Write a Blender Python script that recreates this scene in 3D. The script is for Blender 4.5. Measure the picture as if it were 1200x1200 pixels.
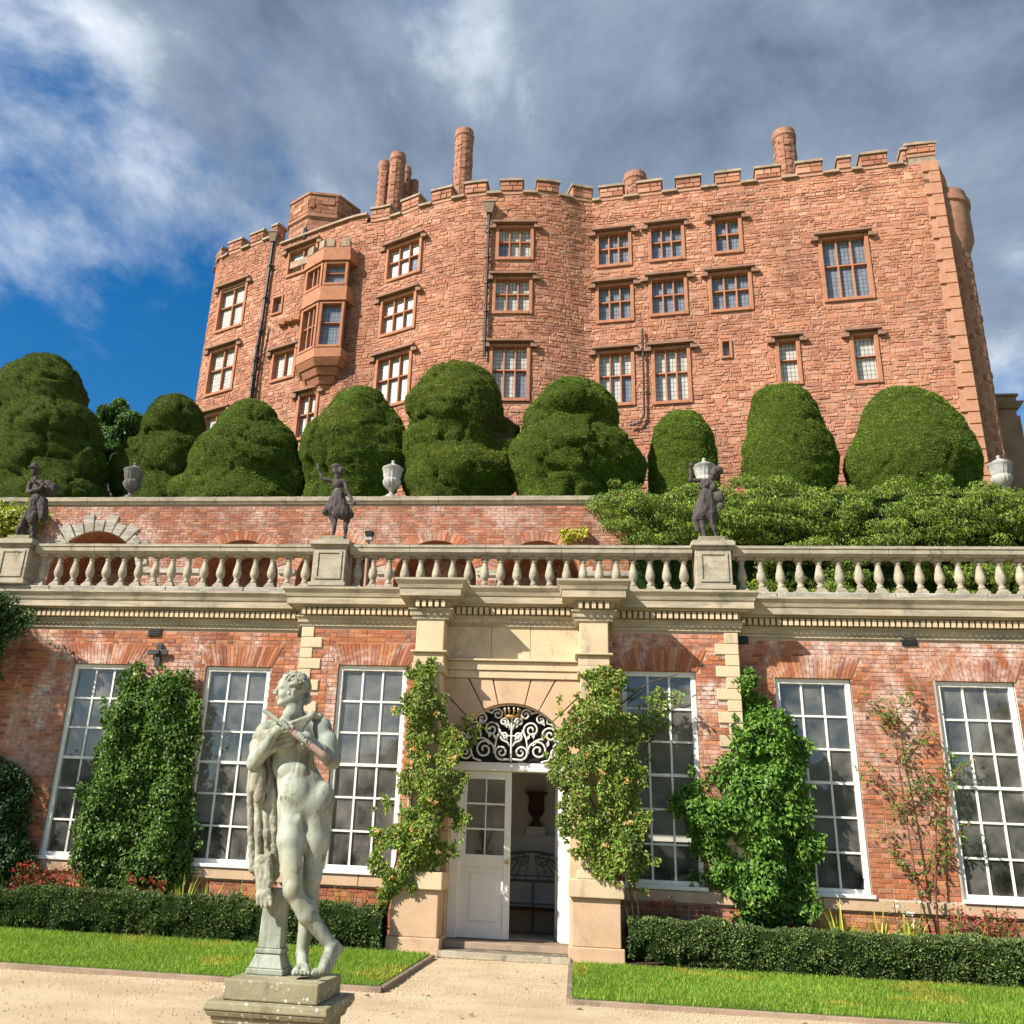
import bpy, math, random
import numpy as np
from mathutils import Vector, Matrix, Quaternion
R = math.radians
random.seed(7); rng = np.random.default_rng(11)
for o in list(bpy.data.objects): bpy.data.objects.remove(o)
sc = bpy.context.scene; col = sc.collection

# ------------------------------------------------------------------ camera
FPX, CX, CY = 1100.48, 532.516, 600.0          # focal length and optical centre, for a 1200 px frame
YAW, PITCH, ROLL = -.1359, .3544, .0461
EYE = np.array([0, -13.2, 1.1])
CF = np.array([math.sin(YAW)*math.cos(PITCH), math.cos(YAW)*math.cos(PITCH), math.sin(PITCH)])
_r = np.array([math.cos(YAW), -math.sin(YAW), 0]); _u = np.cross(_r, CF)
CR = math.cos(ROLL)*_r + math.sin(ROLL)*_u; CU = -math.sin(ROLL)*_r + math.cos(ROLL)*_u
cam = bpy.data.objects.new('camera', bpy.data.cameras.new('camera')); col.objects.link(cam)
cam.matrix_world = Matrix([[CR[i], CU[i], -CF[i], EYE[i]] for i in range(3)] + [[0, 0, 0, 1]])
cam.data.sensor_width = 36; cam.data.lens = FPX/1200*36; cam.data.shift_x = (600-CX)/1200
cam.data.clip_start = .05; cam.data.clip_end = 3000
sc.camera = cam

# ------------------------------------------------------------------ world, sun, exposure
SUN_EL, SUN_AZ = R(38), R(232.5)                  # azimuth clockwise from +Y: behind the camera, to its left
W = bpy.data.worlds.new('World'); sc.world = W; W.use_nodes = True
nt = W.node_tree; nt.nodes.clear()
def wn(t, **k):
    n = nt.nodes.new(t)
    for a, b in k.items(): setattr(n, a, b)
    return n
wl = nt.links.new
out = wn('ShaderNodeOutputWorld'); bg = wn('ShaderNodeBackground'); bg.inputs[1].default_value = .07
sky = wn('ShaderNodeTexSky', sky_type='NISHITA'); sky.sun_disc = False
sky.sun_elevation = SUN_EL; sky.sun_rotation = SUN_AZ; sky.air_density = 1.0; sky.dust_density = .3; sky.ozone_density = 2.0
hs = wn('ShaderNodeHueSaturation'); hs.inputs['Saturation'].default_value = 1.45; hs.inputs['Value'].default_value = 1.15
wl(sky.outputs[0], hs.inputs['Color'])
tc = wn('ShaderNodeTexCoord')
sep = wn('ShaderNodeSeparateXYZ'); wl(tc.outputs['Generated'], sep.inputs[0])
def wm(op, a, b=None, clamp=False):
    n = wn('ShaderNodeMath', operation=op, use_clamp=clamp)
    for i, v in enumerate((a, b)):
        if v is None: continue
        if isinstance(v, (int, float)): n.inputs[i].default_value = v
        else: wl(v, n.inputs[i])
    return n.outputs[0]
def wnoise(off, scale, detail, rough, dist=0., flat=1.5):
    mp = wn('ShaderNodeMapping'); mp.inputs['Location'].default_value = off; mp.inputs['Scale'].default_value = (1, 1, flat); wl(tc.outputs['Generated'], mp.inputs[0])
    n = wn('ShaderNodeTexNoise'); n.inputs['Scale'].default_value = scale; n.inputs['Detail'].default_value = detail
    n.inputs['Roughness'].default_value = rough; n.inputs['Distortion'].default_value = dist
    wl(mp.outputs[0], n.inputs['Vector']); return n.outputs[0]
CO = (61.8, 22.2, 0)
n1 = wnoise(CO, 2.6, 10, .60, .25)
n2 = wnoise((CO[0]-.045, CO[1]-.045, .05), 2.6, 7, .58, .25)      # the same clouds a step towards the sun: their lit sides
n3 = wnoise((7.3, 2.2, 0), 1.3, 4, .5)
cov = wm('ADD', wm('ADD', wm('MULTIPLY', n1, .60), wm('MULTIPLY', n3, .40)), wm('MULTIPLY', wm('SUBTRACT', sep.outputs[2], .50), .22))
mr = wn('ShaderNodeMapRange', interpolation_type='SMOOTHSTEP'); mr.inputs[1].default_value = .44; mr.inputs[2].default_value = .58
wl(cov, mr.inputs[0])
lit = wm('ADD', wm('MULTIPLY', wm('SUBTRACT', n1, n2), 2.6), .50, True)
thick = wn('ShaderNodeMapRange'); thick.inputs[1].default_value = .47; thick.inputs[2].default_value = .62; wl(cov, thick.inputs[0])
lit2 = wm('SUBTRACT', wm('ADD', lit, .30), wm('MULTIPLY', thick.outputs[0], .66), True)
cr = wn('ShaderNodeValToRGB'); wl(lit2, cr.inputs[0])
cr.color_ramp.elements[0].color = (1.2, 1.7, 2.45, 1); cr.color_ramp.elements[1].color = (9.8, 10.4, 11., 1)
e = cr.color_ramp.elements.new(.4); e.color = (2.5, 3.15, 4.1, 1)
mx = wn('ShaderNodeMix', data_type='RGBA'); wl(mr.outputs[0], mx.inputs[0]); wl(hs.outputs[0], mx.inputs[6]); wl(cr.outputs[0], mx.inputs[7])
wl(mx.outputs[2], bg.inputs[0]); wl(bg.outputs[0], out.inputs[0])

sun = bpy.data.objects.new('sun', bpy.data.lights.new('sun', 'SUN')); col.objects.link(sun)
sun.data.energy = 5.0; sun.data.angle = R(.5); sun.data.color = (1, .92, .80)
TOSUN = Vector((math.sin(SUN_AZ)*math.cos(SUN_EL), math.cos(SUN_AZ)*math.cos(SUN_EL), math.sin(SUN_EL)))
sun.rotation_euler = TOSUN.to_track_quat('Z', 'Y').to_euler(); sun.location = (-20, -30, 40)
vs = sc.view_settings; vs.view_transform = 'Standard'; vs.look = 'None'; vs.exposure = .88; vs.gamma = 1; vs.use_curve_mapping = False

# ------------------------------------------------------------------ measuring helpers: a sight line meets a plane of the place
def ray(u, v): return CF + CR*(u-CX)/FPX - CU*(v-CY)/FPX
def onY(u, v, Y):
    d = ray(u, v); return EYE + d*((Y-EYE[1])/d[1])
def onZ(u, v, z):
    d = ray(u, v); return EYE + d*((z-EYE[2])/d[2])
def px_size(P): return FPX/float((np.asarray(P, float)-EYE) @ CF)

# ------------------------------------------------------------------ object helpers
def tag(o, label=None, cat=None, group=None, kind=None):
    if label: o['label'] = label
    if cat: o['category'] = cat
    if group: o['group'] = group
    if kind: o['kind'] = kind
    return o
def thing(name, loc, label, cat, group=None, kind=None):
    o = bpy.data.objects.new(name, None); col.objects.link(o); o.location = loc; o.empty_display_size = .1
    return tag(o, label, cat, group, kind)
def root_inv(p):
    m = Matrix.Identity(4)
    while p is not None:
        m = Matrix.LocRotScale(p.location, p.rotation_euler.to_quaternion(), p.scale) @ m if p.parent is None else p.matrix_parent_inverse @ Matrix.LocRotScale(p.location, p.rotation_euler.to_quaternion(), p.scale) @ m
        p = p.parent
    return m.inverted()
def put(o, parent):
    col.objects.link(o)
    if parent is not None:
        o.parent = parent; o.matrix_parent_inverse = root_inv(parent)
    return o
def np_mesh(name, V, Fq, mat, tint=None, smooth=False, uv=None):
    V = np.asarray(V, np.float32); Fq = np.asarray(Fq, np.int32)
    me = bpy.data.meshes.new(name); nf, k = Fq.shape
    me.vertices.add(len(V)); me.vertices.foreach_set('co', V.ravel())
    me.loops.add(nf*k); me.loops.foreach_set('vertex_index', Fq.ravel())
    me.polygons.add(nf); me.polygons.foreach_set('loop_start', np.arange(nf, dtype=np.int32)*k)
    me.polygons.foreach_set('use_smooth', np.full(nf, bool(smooth)))
    me.update(calc_edges=True)
    if tint is not None:
        a = me.color_attributes.new('tint', 'FLOAT_COLOR', 'POINT')
        t = np.ones((len(V), 4), np.float32); t[:, :3] = tint; a.data.foreach_set('color', t.ravel())
    if mat: me.materials.append(mat)
    return me
def obj(name, me, parent=None): return put(bpy.data.objects.new(name, me), parent)

class MB:
    def __init__(s): s.v = []; s.f = []; s.uv = None
    def add(s, vs, fs):
        b = len(s.v); s.v += [tuple(map(float, p)) for p in vs]; s.f += [tuple(b+i for i in f) for f in fs]; return s
    def box(s, x0, x1, y0, y1, z0, z1, M=None):
        p = [(x, y, z) for z in (z0, z1) for y in (y0, y1) for x in (x0, x1)]
        if M is not None: p = [M @ Vector(q) for q in p]
        return s.add(p, [(0, 2, 3, 1), (4, 5, 7, 6), (0, 1, 5, 4), (2, 6, 7, 3), (0, 4, 6, 2), (1, 3, 7, 5)])
    def frustum(s, cx, cy, z0, z1, a0, a1, b0=None, b1=None):
        b0 = a0 if b0 is None else b0; b1 = a1 if b1 is None else b1
        p = [(cx+x*a0, cy+y*b0, z0) for x, y in ((-1, -1), (1, -1), (1, 1), (-1, 1))] + [(cx+x*a1, cy+y*b1, z1) for x, y in ((-1, -1), (1, -1), (1, 1), (-1, 1))]
        return s.add(p, [(3, 2, 1, 0), (4, 5, 6, 7), (0, 1, 5, 4), (1, 2, 6, 5), (2, 3, 7, 6), (3, 0, 4, 7)])
    def prism(s, poly, fn, d0, d1):
        n = len(poly); p = [fn(a, b, d0) for a, b in poly] + [fn(a, b, d1) for a, b in poly]
        return s.add(p, [tuple(range(n)), tuple(range(2*n-1, n-1, -1))] + [(i, n+i, n+(i+1) % n, (i+1) % n) for i in range(n)])
    def lathe(s, prof, n, c=(0, 0, 0), flute=None, capb=True, capt=True, ph=0):
        vs = []
        for i, (r, z) in enumerate(prof):
            for k in range(n):
                a = 2*math.pi*k/n + ph; rr = r
                if flute and flute[0] <= z <= flute[1]: rr = r*(1+flute[2]*math.cos(a*flute[3]))
                vs.append((c[0]+rr*math.cos(a), c[1]+rr*math.sin(a), c[2]+z))
        fs = [(i*n+k, i*n+(k+1) % n, (i+1)*n+(k+1) % n, (i+1)*n+k) for i in range(len(prof)-1) for k in range(n)]
        if capb: fs.append(tuple(range(n-1, -1, -1)))
        if capt: b = (len(prof)-1)*n; fs.append(tuple(b+k for k in range(n)))
        return s.add(vs, fs)
    def tube(s, pts, r, n=6, r1=None):
        pts = [Vector(p) for p in pts]; m = len(pts); vs = []
        up = Vector((.3, .5, .81))
        for i, p in enumerate(pts):
            t = (pts[min(i+1, m-1)]-pts[max(i-1, 0)])
            if t.length < 1e-9: t = Vector((0, 0, 1))
            t.normalize(); a = t.cross(up)
            if a.length < 1e-3: a = t.cross(Vector((1, 0, 0)))
            a.normalize(); b = t.cross(a); rr = r if r1 is None else r+(r1-r)*i/max(1, m-1)
            vs += [p+(a*math.cos(2*math.pi*k/n)+b*math.sin(2*math.pi*k/n))*rr for k in range(n)]
        fs = [(i*n+k, i*n+(k+1) % n, (i+1)*n+(k+1) % n, (i+1)*n+k) for i in range(m-1) for k in range(n)]
        fs += [tuple(range(n-1, -1, -1)), tuple((m-1)*n+k for k in range(n))]
        return s.add(vs, fs)
    def mesh(s, name, mat, smooth=False):
        me = bpy.data.meshes.new(name); me.from_pydata(s.v, [], s.f)
        if smooth: me.polygons.foreach_set('use_smooth', np.ones(len(s.f), bool))
        if mat: me.materials.append(mat)
        return me
    def build(s, name, mat, parent=None, smooth=False, bevel=0, auto=False):
        o = obj(name, s.mesh(name, mat, smooth), parent)
        import bmesh
        bm = bmesh.new(); bm.from_mesh(o.data); bmesh.ops.recalc_face_normals(bm, faces=bm.faces); bm.to_mesh(o.data); bm.free()
        if bevel:
            b = o.modifiers.new('bevel', 'BEVEL'); b.width = bevel; b.segments = 2; b.limit_method = 'ANGLE'; b.angle_limit = R(40)
        if auto: o.data.set_sharp_from_angle(angle=R(40))
        return o

# ------------------------------------------------------------------ numpy value noise
def _hash(i, j, k, seed):
    n = (i.astype(np.int64)*374761393 + j.astype(np.int64)*668265263 + k.astype(np.int64)*2147483647 + seed*1274126177) & 0xffffffff
    n = ((n ^ (n >> 13))*1274126177) & 0xffffffff; n = ((n ^ (n >> 16))*2246822519) & 0xffffffff
    return ((n ^ (n >> 15)) & 0xffffff)/float(0xffffff)
def vnoise(P, f=1., seed=0):
    p = np.asarray(P, float)*f; i = np.floor(p).astype(np.int64); t = p-i; t = t*t*(3-2*t); r = 0
    for a in (0, 1):
        for b in (0, 1):
            for c in (0, 1):
                w = (t[:, 0] if a else 1-t[:, 0])*(t[:, 1] if b else 1-t[:, 1])*(t[:, 2] if c else 1-t[:, 2])
                r = r + w*_hash(i[:, 0]+a, i[:, 1]+b, i[:, 2]+c, seed)
    return r
def fbm(P, f=1., seed=0, o=3): return sum(vnoise(P, f*2**k, seed+k)*.5**k for k in range(o))/sum(.5**k for k in range(o))

# ------------------------------------------------------------------ implicit surfaces (continuous bodies, clipped yews)
def cap(a, b, ra, rb=None, k=.03, op='+'): return ('cap', np.array(a, float), np.array(b, float), ra, ra if rb is None else rb, k, op)
def ell(c, r, k=.03, rot=None, op='+'): return ('ell', np.array(c, float), np.array(r, float), rot, None, k, op)
def sdf_mesh(prims, h):
    lo = np.full(3, 1e9); hi = -lo
    for p in prims:
        if p[6] == '-': continue
        if p[0] == 'cap': q = np.array([p[1]-p[3], p[1]+p[3], p[2]-p[4], p[2]+p[4]])
        else: m = p[2].max(); q = np.array([p[1]-m, p[1]+m])
        lo = np.minimum(lo, q.min(0)); hi = np.maximum(hi, q.max(0))
    lo -= 3*h; hi += 3*h; n = np.ceil((hi-lo)/h).astype(int)+1
    G = [lo[i]+h*np.arange(n[i]) for i in range(3)]; F = np.full(n, 9., np.float32)
    for p in prims:
        kd, k, op = p[0], p[5], p[6]; mg = k*1.5+2*h
        if kd == 'cap': q0 = np.minimum(p[1]-p[3], p[2]-p[4])-mg; q1 = np.maximum(p[1]+p[3], p[2]+p[4])+mg
        else: m = p[2].max(); q0 = p[1]-m-mg; q1 = p[1]+m+mg
        s = tuple(slice(max(0, int((q0[i]-lo[i])/h)), min(n[i], int((q1[i]-lo[i])/h)+2)) for i in range(3))
        X, Y, Z = np.meshgrid(G[0][s[0]], G[1][s[1]], G[2][s[2]], indexing='ij')
        if kd == 'cap':
            a, b = p[1], p[2]; ba = b-a; L = max(ba @ ba, 1e-9)
            t = np.clip(((X-a[0])*ba[0]+(Y-a[1])*ba[1]+(Z-a[2])*ba[2])/L, 0, 1)
            d = np.sqrt((X-a[0]-t*ba[0])**2+(Y-a[1]-t*ba[1])**2+(Z-a[2]-t*ba[2])**2)-(p[3]+(p[4]-p[3])*t)
        else:
            c, r, rot = p[1], p[2], p[3]; x, y, z = X-c[0], Y-c[1], Z-c[2]
            if rot is not None:
                Rm = np.array(rot); x, y, z = (Rm[0, i]*x+Rm[1, i]*y+Rm[2, i]*z for i in range(3))
            k0 = np.sqrt((x/r[0])**2+(y/r[1])**2+(z/r[2])**2); k1 = np.sqrt((x/r[0]**2)**2+(y/r[1]**2)**2+(z/r[2]**2)**2)+1e-9
            d = k0*(k0-1)/k1
            d = np.where(k0 < .05, -r.min(), d)
        A = F[s]
        if op == '+':
            hh = np.clip(.5+.5*(A-d)/k, 0, 1); F[s] = A*(1-hh)+d*hh-k*hh*(1-hh)
        else:
            d = -d; hh = np.clip(.5-.5*(A-d)/k, 0, 1); F[s] = A*(1-hh)+d*hh+k*hh*(1-hh)
    ins = F < 0
    acc = np.zeros(tuple(n-1)+(3,), np.float32); cnt = np.zeros(tuple(n-1), np.int16)
    for ax in range(3):
        o1, o2 = [i for i in range(3) if i != ax]
        for b in (0, 1):
            for c in (0, 1):
                sl0 = [None]*3; sl0[ax] = slice(0, n[ax]-1); sl0[o1] = slice(b, n[o1]-1+b); sl0[o2] = slice(c, n[o2]-1+c)
                sl1 = list(sl0); sl1[ax] = slice(1, n[ax]); f0, f1 = F[tuple(sl0)], F[tuple(sl1)]
                m = (f0 < 0) != (f1 < 0); t = np.where(m, f0/np.where(m, f0-f1, 1), 0)
                acc[..., ax] += np.where(m, t, 0); acc[..., o1] += m*b; acc[..., o2] += m*c; cnt += m
    act = cnt > 0; idx = np.full(act.shape, -1, np.int32); cells = np.argwhere(act); idx[act] = np.arange(len(cells))
    V = lo+h*(cells+acc[act]/cnt[act][:, None]); Q = []
    for ax in range(3):
        o1, o2 = (ax+1) % 3, (ax+2) % 3
        sl0 = [slice(1, n[i]-1) for i in range(3)]; sl1 = list(sl0); sl0[ax] = slice(0, n[ax]-1); sl1[ax] = slice(1, n[ax])
        i0, i1 = ins[tuple(sl0)], ins[tuple(sl1)]
        for flip in (0, 1):
            m = np.argwhere((i0 & ~i1) if not flip else (~i0 & i1))
            if len(m) == 0: continue
            base = m.copy(); base[:, o1] += 1; base[:, o2] += 1
            def cell(d1, d2):
                c = base.copy(); c[:, o1] -= d1; c[:, o2] -= d2; return idx[c[:, 0], c[:, 1], c[:, 2]]
            q = np.stack([cell(1, 1), cell(0, 1), cell(0, 0), cell(1, 0)], 1)
            Q.append(q[:, ::-1] if flip else q)
    return V.astype(np.float32), np.concatenate(Q)
def vnormals(V, Q):
    a, b, c, d = (V[Q[:, i]] for i in range(4)); fn = np.cross(c-a, d-b); N = np.zeros_like(V)
    for i in range(4): np.add.at(N, Q[:, i], fn)
    return N/(np.linalg.norm(N, axis=1, keepdims=True)+1e-9)
def smooth_v(V, Q, it=1, w=.5):
    for _ in range(it):
        S = np.zeros_like(V); c = np.zeros(len(V))
        for i in range(4):
            for j in ((i+1) % 4, (i+3) % 4): np.add.at(S, Q[:, i], V[Q[:, j]]); np.add.at(c, Q[:, i], 1)
        V = V*(1-w)+w*S/np.maximum(c, 1)[:, None]
    return V
def surf_points(V, Q, n, rg):
    a, b, c, d = (V[Q[:, i]] for i in range(4)); cr_ = np.cross(c-a, d-b); A = np.linalg.norm(cr_, axis=1); k = rg.choice(len(Q), n, p=A/A.sum())
    s, t = rg.random((2, n, 1)); P = (a[k]*(1-s)+b[k]*s)*(1-t)+(d[k]*(1-s)+c[k]*s)*t
    return P, cr_[k]/(A[k][:, None]+1e-9)

# ------------------------------------------------------------------ leaves: folded four-point blades, many to a mesh
def unit(a): return a/(np.linalg.norm(a, axis=1, keepdims=True)+1e-9)
def leaf_arrays(P, D, N, L, Wd, fold=.25):
    """P base, D growth direction, N leaf face normal, L length, Wd width"""
    D = unit(D); S = unit(np.cross(D, N)); N = np.cross(S, D); L = np.asarray(L)[:, None]; Wd = np.asarray(Wd)[:, None]
    mid = P+D*L*.45
    V = np.stack([P, mid+S*Wd*.5+N*Wd*fold, P+D*L-N*L*.12, mid-S*Wd*.5+N*Wd*fold], 1).reshape(-1, 3)
    return V, np.arange(len(V)).reshape(-1, 4)
def leaf_obj(name, P, D, N, L, Wd, tint, mat, parent, fold=.25, kind='stuff'):
    V, Q = leaf_arrays(P, D, N, L, Wd, fold)
    o = obj(name, np_mesh(name, V, Q, mat, np.repeat(tint, 4, 0)), parent)
    return o
def tints(n, cols, rg, var=.18):
    cols = np.array(cols, float); k = rg.integers(0, len(cols), n); k2 = rg.integers(0, len(cols), n); t = rg.random((n, 1))
    return np.clip((cols[k]*t+cols[k2]*(1-t))*(1+var*rg.normal(size=(n, 1))), .004, 1)

# ------------------------------------------------------------------ materials (all procedural)
class Mat:
    def __init__(s, name, rough=.8, spec=.3):
        s.m = bpy.data.materials.new(name); s.m.use_nodes = True; s.t = s.m.node_tree; s.b = s.t.nodes['Principled BSDF']
        s.b.inputs['Roughness'].default_value = rough; s.b.inputs['Specular IOR Level'].default_value = spec
        s.pos = s.n('ShaderNodeNewGeometry').outputs['Position']
    def n(s, t, **k):
        x = s.t.nodes.new(t)
        for a, b in k.items(): setattr(x, a, b)
        return x
    def l(s, a, b): s.t.links.new(a, b)
    def noise(s, scale, detail=4, rough=.55, vec=None, stretch=None, dist=0):
        x = s.n('ShaderNodeTexNoise'); x.inputs['Scale'].default_value = scale; x.inputs['Detail'].default_value = detail
        x.inputs['Roughness'].default_value = rough; x.inputs['Distortion'].default_value = dist
        v = vec or s.pos
        if stretch:
            mp = s.n('ShaderNodeMapping'); mp.inputs['Scale'].default_value = stretch; s.l(v, mp.inputs[0]); v = mp.outputs[0]
        s.l(v, x.inputs['Vector']); return x.outputs[0]
    def ramp(s, f, a, b):
        x = s.n('ShaderNodeMapRange', interpolation_type='SMOOTHSTEP'); x.inputs[1].default_value = a; x.inputs[2].default_value = b; s.l(f, x.inputs[0]); return x.outputs[0]
    def math(s, op, a, b):
        x = s.n('ShaderNodeMath', operation=op, use_clamp=False)
        for i, v in enumerate((a, b)):
            if isinstance(v, (int, float)): x.inputs[i].default_value = v
            else: s.l(v, x.inputs[i])
        return x.outputs[0]
    def mix(s, f, a, b, mode='MIX'):
        x = s.n('ShaderNodeMix', data_type='RGBA', blend_type=mode)
        if isinstance(f, (int, float)): x.inputs[0].default_value = f
        else: s.l(f, x.inputs[0])
        for i, v in ((6, a), (7, b)):
            if isinstance(v, tuple): x.inputs[i].default_value = v+(1,) if len(v) == 3 else v
            else: s.l(v, x.inputs[i])
        return x.outputs[2]
    def color(s, c):
        if isinstance(c, tuple): s.b.inputs['Base Color'].default_value = c+(1,)
        else: s.l(c, s.b.inputs['Base Color'])
        return s
    def bump(s, f, strength=.3, dist=.02):
        x = s.n('ShaderNodeBump'); x.inputs['Strength'].default_value = strength; x.inputs['Distance'].default_value = dist
        s.l(f, x.inputs['Height']); s.l(x.outputs[0], s.b.inputs['Normal']); return s
    def tint(s):
        a = s.n('ShaderNodeAttribute'); a.attribute_name = 'tint'; o = s.n('ShaderNodeObjectInfo')
        return s.mix(1., a.outputs['Color'], o.outputs['Color'], 'MULTIPLY')

def m_masonry(name, white=0., soot=.5, fine=45, wz=None, rough=.9, bump=.5):
    """pieces carry their own colour in 'tint' (or the object colour); stains lie over them"""
    m = Mat(name, rough, .2); c = m.tint()
    c = m.mix(m.ramp(m.noise(fine, 5, .7), .3, .75), c, m.mix(1., c, (.62, .6, .6), 'MULTIPLY'))
    c = m.mix(m.math('MULTIPLY', m.ramp(m.noise(1.0, 6, .65, stretch=(1, 1, .28)), .5, .72), soot), c, m.mix(1., c, (.42, .40, .42), 'MULTIPLY'))
    big = m.ramp(m.noise(.22, 4, .6), .3, .72); c = m.mix(big, m.mix(1., c, (.84, .80, .78), 'MULTIPLY'), m.mix(1., c, (1.10, 1.12, 1.14), 'MULTIPLY'))   # repairs and rebuilt lengths
    if white:
        w = m.ramp(m.noise(1.1, 7, .68, stretch=(1, 1, .8), dist=.6), .455, .65)
        if wz: # salts bloom where rain is shed, in the upper courses
            sp = m.n('ShaderNodeSeparateXYZ'); m.l(m.pos, sp.inputs[0]); w = m.math('MULTIPLY', w, m.ramp(sp.outputs[2], wz[0], wz[1]))
        w = m.math('MULTIPLY', w, m.ramp(m.noise(14, 4, .7), .3, .62))
        c = m.mix(m.math('MULTIPLY', w, white), c, (.72, .62, .56))
    m.color(c); m.bump(m.noise(fine*1.3, 4, .7), bump, .012); return m.m
def m_stone(name, a, b, stain=(.10, .09, .075), st=.7, scale=1., lichen=0., rough=.85, top=0., streak=0.):
    m = Mat(name, rough, .25)
    c = m.mix(m.ramp(m.noise(2.2*scale, 5, .6), .3, .7), a, b)
    c = m.mix(m.math('MULTIPLY', m.ramp(m.noise(70, 3, .6), .45, .75), .35), c, m.mix(1., c, (.6, .58, .54), 'MULTIPLY'))
    c = m.mix(m.math('MULTIPLY', m.ramp(m.noise(3.2*scale, 7, .72, stretch=(1, 1, .6), dist=.4), .52, .72), st), c, stain)
    if streak:  # rain-washed crust, drawn out along the courses
        c = m.mix(m.math('MULTIPLY', m.ramp(m.noise(5, 6, .7, stretch=(.3, .3, 2.4), dist=.3), .40, .60), streak), c, (.17, .155, .125))
    if top:     # crust and moss on upper faces
        g = m.n('ShaderNodeNewGeometry'); sp = m.n('ShaderNodeSeparateXYZ'); m.l(g.outputs['Normal'], sp.inputs[0])
        c = m.mix(m.math('MULTIPLY', m.math('MULTIPLY', m.ramp(sp.outputs[2], .25, .8), m.ramp(m.noise(7, 6, .7), .28, .55)), top), c, (.10, .095, .075))
    if lichen:
        v = m.n('ShaderNodeTexVoronoi'); v.inputs['Scale'].default_value = 30; v.inputs['Randomness'].default_value = 1; m.l(m.pos, v.inputs['Vector'])
        spot = m.math('MULTIPLY', m.math('SUBTRACT', 1., m.ramp(v.outputs['Distance'], .16, .3)), m.ramp(m.noise(6, 3), .42, .56))
        c = m.mix(m.math('MULTIPLY', spot, lichen), c, (.62, .62, .55))
    m.color(c); m.bump(m.noise(38, 6, .7), .35, .01); return m.m
def m_plain(name, c, rough=.6, spec=.3, var=.25, sc_=12, metal=0):
    m = Mat(name, rough, spec); k = m.mix(m.ramp(m.noise(sc_, 5, .65), .3, .75), c, tuple(x*(1-var) for x in c)); m.color(k)
    m.b.inputs['Metallic'].default_value = metal; m.bump(m.noise(sc_*4, 4), .15, .004); return m.m
def m_leaf(name, trans=.3, rough=.5, spec=.35):
    m = Mat(name, rough, spec); c = m.tint(); m.color(c)
    tr = m.n('ShaderNodeBsdfTranslucent'); m.l(m.mix(1., c, (1.25, 1.3, .6), 'MULTIPLY'), tr.inputs[0])
    ms = m.n('ShaderNodeMixShader'); ms.inputs[0].default_value = trans; m.l(m.b.outputs[0], ms.inputs[1]); m.l(tr.outputs[0], ms.inputs[2])
    m.l(ms.outputs[0], m.t.nodes['Material Output'].inputs[0]); return m.m
def m_glass(name, tintc=(.86, .9, .9), dust_glare=.27):
    m = Mat(name); t = m.t; tr = m.n('ShaderNodeBsdfTransparent'); tr.inputs[0].default_value = tintc+(1,)
    gl = m.n('ShaderNodeBsdfGlossy'); gl.inputs['Roughness'].default_value = .03
    wob = m.n('ShaderNodeBump'); wob.inputs['Strength'].default_value = .12; wob.inputs['Distance'].default_value = .02
    m.l(m.noise(3.5, 2), wob.inputs['Height']); m.l(wob.outputs[0], gl.inputs['Normal'])
    fr = m.n('ShaderNodeFresnel'); fr.inputs[0].default_value = 1.52
    a = m.n('ShaderNodeMixShader'); m.l(m.math('MULTIPLY', fr.outputs[0], 2.6), a.inputs[0]); m.l(tr.outputs[0], a.inputs[1]); m.l(gl.outputs[0], a.inputs[2])
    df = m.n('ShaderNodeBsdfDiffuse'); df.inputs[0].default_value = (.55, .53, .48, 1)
    b = m.n('ShaderNodeMixShader'); m.l(m.math('MULTIPLY', m.ramp(m.noise(2.2, 5, .6), .25, .8), dust_glare*1.15), b.inputs[0]); m.l(a.outputs[0], b.inputs[1]); m.l(df.outputs[0], b.inputs[2])  # dusty film that also stands in for pale grey reflections
    m.l(b.outputs[0], t.nodes['Material Output'].inputs[0]); return m.m
def m_leaded(name, c, rough):
    m = Mat(name, rough, .6); uv = m.n('ShaderNodeUVMap'); b = m.n('ShaderNodeTexBrick'); b.offset = 0
    b.inputs['Scale'].default_value = 1; b.inputs['Brick Width'].default_value = .115; b.inputs['Row Height'].default_value = .15; b.inputs['Mortar Size'].default_value = .008
    b.inputs['Color1'].default_value = c+(1,); b.inputs['Color2'].default_value = tuple(x*.72 for x in c)+(1,); b.inputs['Mortar'].default_value = (.06, .06, .06, 1)
    m.l(uv.outputs[0], b.inputs['Vector']); m.color(b.outputs['Color']); return m.m

M = {}
M['brick'] = m_masonry('weathered_brick', .85, .5, wz=(.9, 3.6), bump=.25)
M['old_brick'] = m_masonry('terrace_brick', .55, .6, bump=.25)
M['mortar'] = m_stone('lime_mortar', (.52, .41, .33), (.43, .33, .26), st=.3)
M['castle'] = m_masonry('red_sandstone_rubble', .0, .5, fine=22, bump=.7)
M['castle_mortar'] = m_stone('castle_mortar', (.45, .25, .165), (.39, .205, .135), st=.3)
M['dressed'] = m_stone('dressed_red_sandstone', (.44, .20, .11), (.36, .155, .09), stain=(.16, .085, .06), st=.6, scale=2)
M['quoin'] = m_stone('corner_sandstone', (.48, .25, .155), (.42, .205, .125), stain=(.2, .12, .085), st=.6, scale=2)
M['hood'] = m_stone('weathered_red_sandstone', (.30, .17, .115), (.22, .13, .09), stain=(.09, .065, .05), st=.5)
M['coping'] = m_stone('castle_coping', (.38, .28, .20), (.24, .18, .13), st=.8, top=.6)
M['buff'] = m_stone('buff_sandstone', (.62, .50, .33), (.52, .41, .27), stain=(.13, .12, .10), st=.5)
M['cornice'] = m_stone('weathered_cornice', (.52, .44, .315), (.42, .355, .25), stain=(.12, .115, .10), st=.7, scale=.8, lichen=.2, top=.9, streak=.5)
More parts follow.
